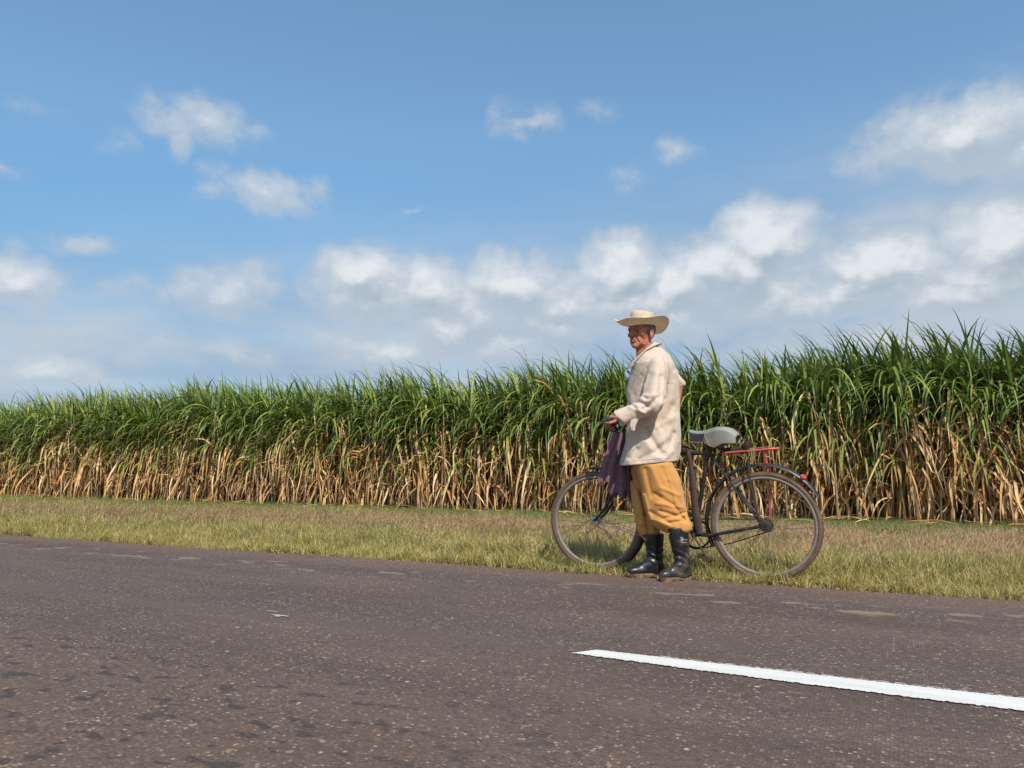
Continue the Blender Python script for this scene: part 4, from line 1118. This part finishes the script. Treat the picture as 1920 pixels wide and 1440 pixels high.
        hem = Z-(Q(1215, 869, 0)[2]+.018*np.clip((X-base[0]+.02)/.2, -.8, 1))      # hem rises slightly to the back
        d = smax(d, -hem, .003)
        return d
    V, F = nets(shirt, (Q(1140, 700)[0]-.04, D0-.36, Q(0, 884)[2]), (Q(1300, 700)[0], D0+.29, Q(0, 640)[2]), .0046)
    # carve the hollow above the hem by pushing a deck upward
    sh = finish(V, F, 'shirt', M_shirt, person)
    # collar: a folded strip round the neck, points down at the front
    def collar():
        mb = MB(); N = 44; V = []; F = []
        for i in range(N+1):
            a = i/N; th = R(-152)+a*R(304)                 # 0 = nape
            # frame: nape at right, front at left
            cx = Q(1208, 664, -.004); rx, ry = .076, .070
            up = -.0+.030*math.cos(th*.5)**1.2*1.0
            x = cx[0]+rx*math.cos(th)*(1.0 if math.cos(th) > 0 else 1.08); y = cx[1]+ry*math.sin(th)
            zt = cx[2]-.062+.140*(math.cos(th)*.5+.5)+.014*abs(math.sin(th))
            front = max(0, -math.cos(th))
            fall = .010+.066*front**1.4
            outx = math.cos(th); outy = math.sin(th)
            for j, (o_, dz) in enumerate(((.000, -.030), (.002, -.004), (.006, .002), (.012, -.004), (.030+.010*front, -.45*fall-.004), (.046+.012*front, -fall), (.043+.012*front, -fall-.002), (.025, -.45*fall-.006), (.006, -.006), (-.003, -.03))):
                V.append((x+outx*o_-base[0], y+outy*o_-base[1], zt+dz-base[2]))
        m_ = 10
        for i in range(N):
            for j in range(m_): a = i*m_+j; b = i*m_+(j+1) % m_; F.append((a, b, b+m_, a+m_))
        F.append(tuple(range(m_))); F.append(tuple(N*m_+k for k in range(m_-1, -1, -1)))
        mb.add(V, F); mb.build('collar', M_shirt, sh)
    collar()
    # seams, buttons, pocket
    def onto(px, py, dd): return Vector(Q(px, py, dd)-base)
    deps = bpy.context.evaluated_depsgraph_get()
    inv = sh.matrix_world.inverted() if False else None
    def surf(px, py):            # point of the shirt seen in that direction
        o = Vector((0, 0, CAMH)); d = ray(px, py)
        Rz = Matrix.Rotation(-YAW, 4, 'Z')
        ol = (Rz @ (o-W0)); dl = Rz.to_3x3() @ d
        ok, loc, nr, fi = sh.ray_cast(ol, dl.normalized())
        return (loc, nr) if ok else (None, None)
    bpy.context.view_layer.update()
    def seam(name, pts, r_, m_):
        out = []
        for i in range(len(pts)-1):
            for k in range(8):
                t_ = k/8; l, nr = surf(pts[i][0]*(1-t_)+pts[i+1][0]*t_, pts[i][1]*(1-t_)+pts[i+1][1]*t_)
                if l is not None: out.append(l+nr*r_*.3)
        if len(out) > 2: MB().tube(out, r_, 5).build(name, m_, sh)
    seam('hem_stitching', [(1167, 867), (1200, 863), (1235, 860), (1264, 858)], .0016, mat('stitch', (.42, .33, .25), .9))
    seam('armhole_seam', [(1243, 668), (1247, 685), (1248, 705), (1246, 722)], .0018, bpy.data.materials['stitch'])
    seam('placket_edge', [(1199, 690), (1192, 705), (1186, 722)], .0022, bpy.data.materials['stitch'])
    for (px, py) in ((1190, 712), (1177, 818), (1173, 845)):
        l, nr = surf(px, py)
        if l is not None: MB().tube([l-nr*.001, l+nr*.002], .0055, 10).build('button', M_pipe, sh)
    # open cuff with its loose flap
    dirc = (CUF-ELN)/np.linalg.norm(CUF-ELN); a_ = np.cross(dirc, (0, 0, 1)); a_ /= np.linalg.norm(a_); b_ = np.cross(dirc, a_)
    cf = MB(); n_ = 36; V = []; F = []
    rings = ((-.045, .051), (-.02, .052), (.008, .054), (.022, .055), (.025, .053), (.022, .051), (.0, .0495), (-.045, .0475))
    for (o_, rad) in rings:
        for k in range(n_):
            t_ = 2*math.pi*k/n_; rr_ = rad*(1+.07*math.sin(3*t_+1)+.05*math.sin(2*t_)); low = max(0, -(a_[2]*math.cos(t_)+b_[2]*math.sin(t_)))
            V.append(CUF+dirc*(o_+(.012*math.sin(t_*2) if o_ > 0 else 0))+(a_*math.cos(t_)+b_*math.sin(t_))*rr_-base)
    for i in range(len(rings)):
        j = (i+1) % len(rings)
        for k in range(n_): F.append((i*n_+k, i*n_+(k+1) % n_, j*n_+(k+1) % n_, j*n_+k))
    cf.add(V, F); cf.build('cuff', M_shirt, sh)
    fl = MB(); P0 = onto(1190, 784, -.27); Vf = []
    for i in range(7):
        t_ = i/6; c_ = onto(1192-2*t_-4*math.sin(t_*2.4), 784+23*t_, -.275); w_ = .026*(1-.55*t_)
        for (s_, q_) in ((-1, .0), (0, -.007), (1, .0), (1, .003), (0, -.003), (-1, .003)): Vf.append(c_+Vector((s_*w_, q_, 0)))
    Ff = [(i*6+k, i*6+(k+1) % 6, (i+1)*6+(k+1) % 6, (i+1)*6+k) for i in range(6) for k in range(6)]+[(0, 1, 2, 3, 4, 5), (41, 40, 39, 38, 37, 36)]
    fl.add(Vf, Ff); fl.build('cuff_flap', M_shirt, sh)

    # trousers
    def rowsL(lst, dc):
        o = []
        for y, xl, xr, db in lst:
            q = Q(xl, y, dc); q2 = Q(xr, y, dc); o.append((q[2], q[0], q2[0], D0+dc, db))
        return o
    NL = rowsL([(852, 1200, 1256, .06), (872, 1188, 1263, .105), (900, 1198, 1275, .105), (930, 1206, 1281, .10), (955, 1211, 1285, .10), (972, 1217, 1290, .10), (984, 1224, 1297, .10), (992, 1235, 1296, .095), (999, 1247, 1290, .08)], -.075)
    FL = rowsL([(852, 1198, 1240, .06), (872, 1184, 1240, .10), (900, 1184, 1236, .10), (930, 1184, 1236, .095), (960, 1187, 1235, .09), (982, 1190, 1235, .088), (998, 1196, 1236, .08), (1013, 1208, 1236, .06)], .085)
    tc_ = []
    for (x0, y0, x1, y1, w, dp) in ((1238, 958, 1284, 972, 4.5, 0.0096), (1232, 944, 1282, 952, 5, -0.0072), (1246, 972, 1286, 962, 4, 0.0072), (1228, 925, 1262, 948, 5, 0.0072), (1240, 915, 1276, 930, 5, -0.0060), (1222, 960, 1262, 986, 5, 0.0060), (1226, 975, 1270, 990, 4, -0.0048),
                                    (1212, 880, 1224, 930, 6, 0.0072), (1222, 878, 1240, 925, 7, -0.0060), (1242, 878, 1252, 905, 5, 0.0054), (1254, 900, 1270, 945, 6, -0.0048), (1262, 945, 1288, 978, 4, 0.0060), (1210, 930, 1222, 975, 5, -0.0054), (1256, 980, 1286, 976, 3.5, 0.0066)):
        a = Q(x0, y0, -.17); b = Q(x1, y1, -.17); tc_.append(((a[0], a[2]), (b[0], b[2]), w/400., dp*1.25))
    tf_ = []
    for (x0, y0, x1, y1, w, dp) in ((1190, 895, 1212, 950, 5, 0.0078), (1186, 905, 1204, 960, 5, -0.0060), (1196, 880, 1208, 915, 4, 0.0066), (1190, 965, 1212, 985, 5, 0.0060), (1196, 985, 1220, 996, 4, 0.0054)):
        a = Q(x0, y0, 0); b = Q(x1, y1, 0); tf_.append(((a[0], a[2]), (b[0], b[2]), w/400., dp*1.25))
    gap = [Q(x, y, -.10) for x, y in ((1204, 885), (1212, 930), (1217, 965), (1223, 1006))]
    def trousers(X, Y, Z):
        n1 = stack(X, Y, Z, NL, 2.1); n1 = n1+folds(X, Z, tc_)*(Y < D0-.06)+.006*vn(X-.15*Z, Y, Z, .05, .07, .26, 11)+.0035*vn(X, Y, Z+.6*X, .045, .05, .05, 12)*np.clip((.62-Z)/.2, .1, 1)
        n2 = stack(X, Y, Z, FL, 2.1); n2 = n2+folds(X, Z, tf_)+.006*vn(X, Y, Z-.1*X, .045, .07, .26, 13)+.003*vn(X, Y, Z, .03, .04, .05, 14)
        for a, b in zip(gap[:-1], gap[1:]): n2 = n2+.022*np.exp(-(seg2(X, Z, (a[0], a[2]), (b[0], b[2]))/.016)**2)
        d = smin(n1, n2, .003)
        return d
    V, F = nets(trousers, (NL[0][1]-.15, D0-.22, Q(0, 1026)[2]), (NL[0][2]+.17, D0+.24, Q(0, 846)[2]), .0048)
    finish(V, F, 'trousers', M_trous, person)
    # boots
    def boot(dd, top, sx0, sx1, hx, tx, yg, yaw):
        z0 = .006
        zt = Q(0, top, dd)[2]; g = lambda x: Q(x, yg, dd)[0]
        ul, ur = g(sx0), g(sx1); uh, ut = g(hx), g(tx); Dc = D0+dd
        def sh_(u, t): return Dc-t*yaw
        def upper(X, Y, Z):
            YY = Y+np.clip((uh-X)/(uh-ut), 0, 1)*yaw
            r_ = [(.10, uh-.118, uh-.003, Dc, .050), (.16, uh-.118, uh-.004, Dc, .052), (.2, (ul+uh-.095)/2, (ur+uh-.008)/2, Dc, .052), (zt, ul, ur, Dc, .062)]
            d = stack(X, YY, Z, [(.03, uh-.1, uh-.002, Dc, .040)]+r_, 2.0)
            d = smin(d, ell(X, YY, Z, (uh-.05, Dc, .055), (.052, .040, .050)), .02)
            L_ = uh-ut
            d = smin(d, cap(X, YY, Z, (uh-.07, Dc, .095), (ut+.075, Dc, .048), .045, .034), .025)
            d = smin(d, ell(X, YY, Z, (ut+.052, Dc, .046), (.054, .044, .032)), .02)
            d = smin(d, ell(X, YY, Z, (ut+.11, Dc, .040), (.075, .043, .028)), .02)
            w_ = np.exp(-((Z-.155)/.045)**2)
            d = d+.0045*w_*np.sin(Z*150+X*60+1.5*np.sin(Y*50))
            d = d+.004*np.exp(-((Z-.115-.3*(uh-.06-X))/.010)**2)
            d = smax(d, .016+z0-Z, .004)
            d = smax(d, -stack(X, YY, Z, [(zt-.05, ul+.008, ur-.008, Dc, .05), (zt+.1, ul+.006, ur-.006, Dc, .052)], 2.0), .003)
            return d
        V, F = nets(upper, (ut-.03, Dc-.1-yaw*1.1, 0), (max(uh, ur)+.03, Dc+.09, zt+.012), .0042)
        o = finish(V, F, 'boot', M_boot, person)
        def sole(X, Y, Z):
            YY = Y+np.clip((uh-X)/(uh-ut), 0, 1)*yaw
            x = np.clip((uh-X)/(uh-ut), 0, 1)
            hw_ = .037+.010*np.sin(np.clip((x-.25)/.75, 0, 1)*math.pi)-.004*np.exp(-((x-.35)/.12)**2)
            cx = (uh+ut)/2; a = (uh-ut)/2+.004
            k = (np.abs((X-cx)/a)**3.2+np.abs((YY-Dc)/hw_)**2.6)**(1/2.8)
            d = (k-1)*.04
            toe = .014*np.clip((x-.78)/.22, 0, 1)**2
            lug = .003*(np.sin(X*2*math.pi/.016) > 0)*(np.abs(x-.32) > .08)
            arch = .010*np.exp(-((x-.34)/.07)**2)
            return np.maximum(d, np.maximum(Z-(.024+z0+toe), (toe+lug+arch-.001)-Z))
        V, F = nets(sole, (ut-.03, Dc-.09-yaw*1.1, -.012), (uh+.03, Dc+.07, .06), .0035)
        finish(V, F, 'sole', M_sole, o)
        return o
    bn_ = boot(-.085, 988, 1249, 1293, 1296, 1232, 1082, .075)
    bf_ = boot(.075, 1000, 1203, 1247, 1245, 1173, 1076, .045)
    # white print on the near boot shaft
    def bsurf(px, py):
        o = Vector((0, 0, CAMH)); d = ray(px, py); Rz = Matrix.Rotation(-YAW, 4, 'Z')
        ok, loc, nr, fi = bn_.ray_cast(Rz @ (o-W0), (Rz.to_3x3() @ d).normalized()); return (loc, nr) if ok else (None, None)
    bpy.context.view_layer.update()
    mb = MB()
    def stroke(pts, rad=.0009):
        o = []
        for i in range(len(pts)-1):
            for k in range(4):
                t_ = k/3.999; l, nr = bsurf(pts[i][0]*(1-t_)+pts[i+1][0]*t_, pts[i][1]*(1-t_)+pts[i+1][1]*t_)
                if l is not None: o.append(l+nr*.0006)
        if len(o) > 1: mb.tube(o, rad, 4)
    stroke([(1280, 1007.5), (1275.5, 1007.5), (1275.5, 1017.5)]); 
    stroke([(1280, 1009), (1278.6, 1011), (1278, 1014.5), (1280.5, 1014.5)], .0018); stroke([(1280, 1009.5), (1280.5, 1014.5)], .0016)
    for k in range(4):
        x = 1282+k*1.9; stroke([(x, 1012.6), (x+.5, 1011.2), (x+1.1, 1012.8)], .0008)
    for k in range(7):
        x = 1277+k*1.75; stroke([(x, 1018.2), (x, 1016.4), (x+1, 1016.6)], .0007)
    if mb.V: mb.build('printed_mark', M_white, bn_)
    return person
person = build_person()

# ------------------------------------------------------------------ cloth over the handlebar
def build_cloth():
    b0 = Vector(l2w(atL(1150, 900, 5.14))); b0.z = 1.0
    mb = MB()
    def sheet(rows, D_, amp, fr, ph, nU=26, nsub=5, th=.004, lean=0.):
        ys = []
        rs = []
        for i in range(len(rows)-1):
            for k in range(nsub):
                t = k/nsub; rs.append([rows[i][q]*(1-t)+rows[i+1][q]*t for q in range(3)])
        rs.append(list(rows[-1])); V = []; F = []
        nR = len(rs)
        for side in (0, 1):
            for i, (y, xl, xr) in enumerate(rs):
                for j in range(nU+1):
                    u = j/nU; g = i/(nR-1)
                    dd = D_+lean*g-amp*(.35+.65*g)*(math.sin(fr*u*6.283+ph+1.2*g)*.5+.3*math.sin(fr*2.3*u*6.283+g*3+ph))+.06*(u-.5)**2+(th if side else 0)
                    yy = y+(1.6*math.sin(u*23+ph)+1.2*math.sin(u*51))*(g > .98)+3*math.sin(u*9+ph)*g
                    p = l2w(atL(xl+(xr-xl)*u, yy, dd)); V.append(p)
        n = nU+1; o = nR*n
        for i in range(nR-1):
            for j in range(nU):
                a = i*n+j; F.append((a, a+1, a+n+1, a+n)); F.append((o+a, o+a+n, o+a+n+1, o+a+1))
            a = i*n; F.append((a, a+n, o+a+n, o+a)); a = i*n+nU; F.append((a, o+a, o+a+n, a+n))
        for j in range(nU):
            F.append((j, o+j, o+j+1, j+1)); a = (nR-1)*n+j; F.append((a, a+1, o+a+1, o+a))
        mb.add(V, F)
    sheet([(811, 1147, 1170), (825, 1143, 1166), (845, 1137, 1160), (870, 1128, 1153), (896, 1121, 1148), (903, 1121, 1146)], 5.10, .024, 1.1, .4)
    sheet([(811, 1156, 1178), (830, 1154, 1180), (850, 1148, 1180), (868, 1142, 1170), (895, 1140, 1174), (912, 1142, 1174), (926, 1146, 1172)], 5.14, .028, .9, 2.0)
    sheet([(812, 1160, 1186), (860, 1156, 1188), (900, 1160, 1190), (935, 1166, 1188)], 5.24, .03, 1.2, 1.0)
    mb.V = [tuple(Vector(v)-b0) for v in mb.V]
    o = mb.build('rag', M_cloth, auto=False); o.location = b0
    tag(o, 'faded purple cloth draped over the handlebar in front of the man', 'cloth')
build_cloth()

# ------------------------------------------------------------------ saddle
def build_saddle():
    Y0 = BY
    def S(px, py): p = atY(px, py, Y0-.07 if px > 1325 else Y0-.03); return p
    c = atY(1345, 822, Y0); b0 = Vector((c.x, Y0, c.z))
    k = lambda px, py: ((atY(px, py, Y0).x-b0.x), (atY(px, py, Y0).z-b0.z))
    xn, _ = k(1293, 812); xr, _ = k(1388, 815)
    top = [k(1290, 804), k(1305, 808), k(1320, 808), k(1332, 804), k(1345, 799.5), k(1358, 799), k(1370, 801), k(1380, 806), k(1386, 815)]
    bot = [k(1290, 825), k(1305, 829), k(1320, 831), k(1332, 838), k(1345, 840), k(1358, 833), k(1370, 832), k(1380, 833), k(1386, 832)]
    nx_ = np.linspace(top[0][0], top[-1][0], 60)
    def smooth(p):
        q = np.interp(nx_, [t[0] for t in p], [t[1] for t in p]); return [(a, b) for a, b in zip(nx_, np.convolve(np.pad(q, 4, 'edge'), np.ones(9)/9, 'valid'))]
    w0 = [t[0] for t in top]; top = smooth(top); bot = smooth(bot)
    wid = [.020, .026, .036, .055, .080, .098, .105, .098, .080]
    wid = [b for a, b in smooth(list(zip(w0, wid)))]
    xs = [t[0] for t in top]
    def sad(X, Y, Z):
        zt = np.interp(X, xs, [t[1] for t in top]); zb = np.interp(X, xs, [t[1] for t in bot]); w = np.interp(X, xs, wid)
        v = np.abs(Y)/np.maximum(w, .01)
        zt2 = zt-.030*v**2.5-.006*np.exp(-(v/.25)**2)*(X > 0)
        d = np.maximum((v-1)*.05, Z-zt2)
        d = smax(d, zb-Z, .008)
        inner = np.maximum((v-1)*.05+.009, Z-(zt2-.014)); d = smax(d, -np.where(Z < zt2-.012, inner, .1), .004)
        d = smax(d, np.maximum(X-xs[-1]-.0, xs[0]-X), .022)
        return d
    V, F = nets(sad, (xs[0]-.02, -.13, min(t[1] for t in bot)-.02), (xs[-1]+.02, .13, max(t[1] for t in top)+.02), .0035)
    me = fast_mesh('saddle', V, F, [M_saddle, M_saddark])
    mid = k(1323, 820)[0]
    co = np.array([p.center[:] for p in me.polygons]); zt = np.interp(co[:, 0], xs, [t[1] for t in top])
    mi = ((co[:, 0] < mid) & (co[:, 2] < zt-.020)).astype(np.int32); me.polygons.foreach_set('material_index', mi)
    base = bike.location
    o = link('saddle', me, bike, b0-base)
    pipe = MB()
    for s in (-1, 1):
        pts = []
        for px, py in ((1296, 829), (1308, 830.5), (1320, 830), (1324, 818), (1328, 828), (1334, 837), (1345, 840), (1352, 836), (1360, 832), (1370, 832), (1384, 832)):
            q = k(px, py); w = float(np.interp(q[0], xs, wid)); pts.append(Vector((q[0], s*(w+.001), q[1]+.002)))
        pipe.tube(pts, .0028, 6)
    o2 = pipe.build('piping', M_pipe, o)
    sp = MB()
    for s in (-1, 1):
        pts = []
        for i in range(60):
            a = i*.75; pts.append(Vector((k(1372, 0)[0]+.016*math.cos(a), s*.05+.016*math.sin(a), -.045-.0*i+.0011*(i-60))))
        pts = [Vector((p.x, p.y, p.z+.02)) for p in pts]
        sp.tube(pts, .003, 5)
        sp.tube([Vector((k(1300, 0)[0], s*.008, -.03)), Vector((k(1325, 0)[0], s*.03, -.075)), Vector((k(1375, 0)[0], s*.05, -.09))], .0042, 6)
    sp.tube([Vector((k(1328, 0)[0], 0, -.085)), Vector((k(1360, 0)[0], 0, -.07))], .018, 8)
    sp.build('saddle_springs', M_rust, o)
build_saddle()

# ------------------------------------------------------------------ long case on the frame, cord on the rack
def build_extras():
    p0 = atY(1289, 842, BY-.03); p1 = atY(1312, 1001, BY-.03)
    mb = MB(); pts = [p0.lerp(p1, t/10)+Vector((.006*math.sin(t*.6), 0, 0)) for t in range(11)]
    mb.tube(pts, [.014, .0155, .017, .019, .021, .023, .025, .026, .028, .029, .024], 12, flat=.55)
    mb.tube([p0+Vector((-.045, 0, .014)), p0+Vector((-.03, 0, .022)), p0+Vector((.0, 0, .020)), p0+Vector((.022, 0, .006))], [.010, .016, .016, .010], 10, flat=.8)
    base = p1.copy(); mb.V = [tuple(Vector(v)-base) for v in mb.V]
    m = mat('brown_leather', (.058, .030, .022), .7, var=.45, vscale=14, bump=.4, bscale=70, col2=(.03, .018, .014), f2=.4, s2=8)
    o = mb.build('sheath', m); o.location = base
    tag(o, 'long dark brown tapered sheath hanging upright from the top tube of the bicycle', 'sheath')
    for t_ in (.15, .75):
        c = p0.lerp(p1, t_)-base; st = MB().torus(c, .022+.010*t_, .003, 20, 6); so_ = st.build('strap', m, o)
    # cord wound round the rack
    mb = MB(); c = atY(1409, 846, BY); z = c.z; r = random.Random(4)
    for k in range(5):
        x = c.x-.02+.010*k; pts = []
        for i in range(25):
            a = 2*math.pi*i/24; pts.append(Vector((x+.012*math.sin(a+k), BY+.074*math.cos(a), z+.010*math.sin(a)*(1+.2*k)-.002)))
        mb.tube(pts, .0034, 5)
    for k in range(3):
        x = c.x-.006+.014*k; mb.tube([Vector((x, BY-.072, z)), Vector((x+.004, BY-.080, z-.03)), Vector((x+.016*(k-1), BY-.078, z-.060-.012*k))], .0032, 5)
    mb.tube([Vector((c.x, BY-.05, z+.012)), Vector((c.x+.05, BY-.035, z+.020)), Vector((c.x+.11, BY-.03, z+.024)), Vector((c.x+.15, BY-.02, z+.018))], .0034, 5)
    base = c.copy(); mb.V = [tuple(Vector(v)-base) for v in mb.V]
    o = mb.build('cord', mat('tan_cord', (.30, .17, .08), .9, bump=.6, bscale=300)); o.location = base
    tag(o, 'tan cord wound and knotted round the red rear rack', 'cord')
build_extras()
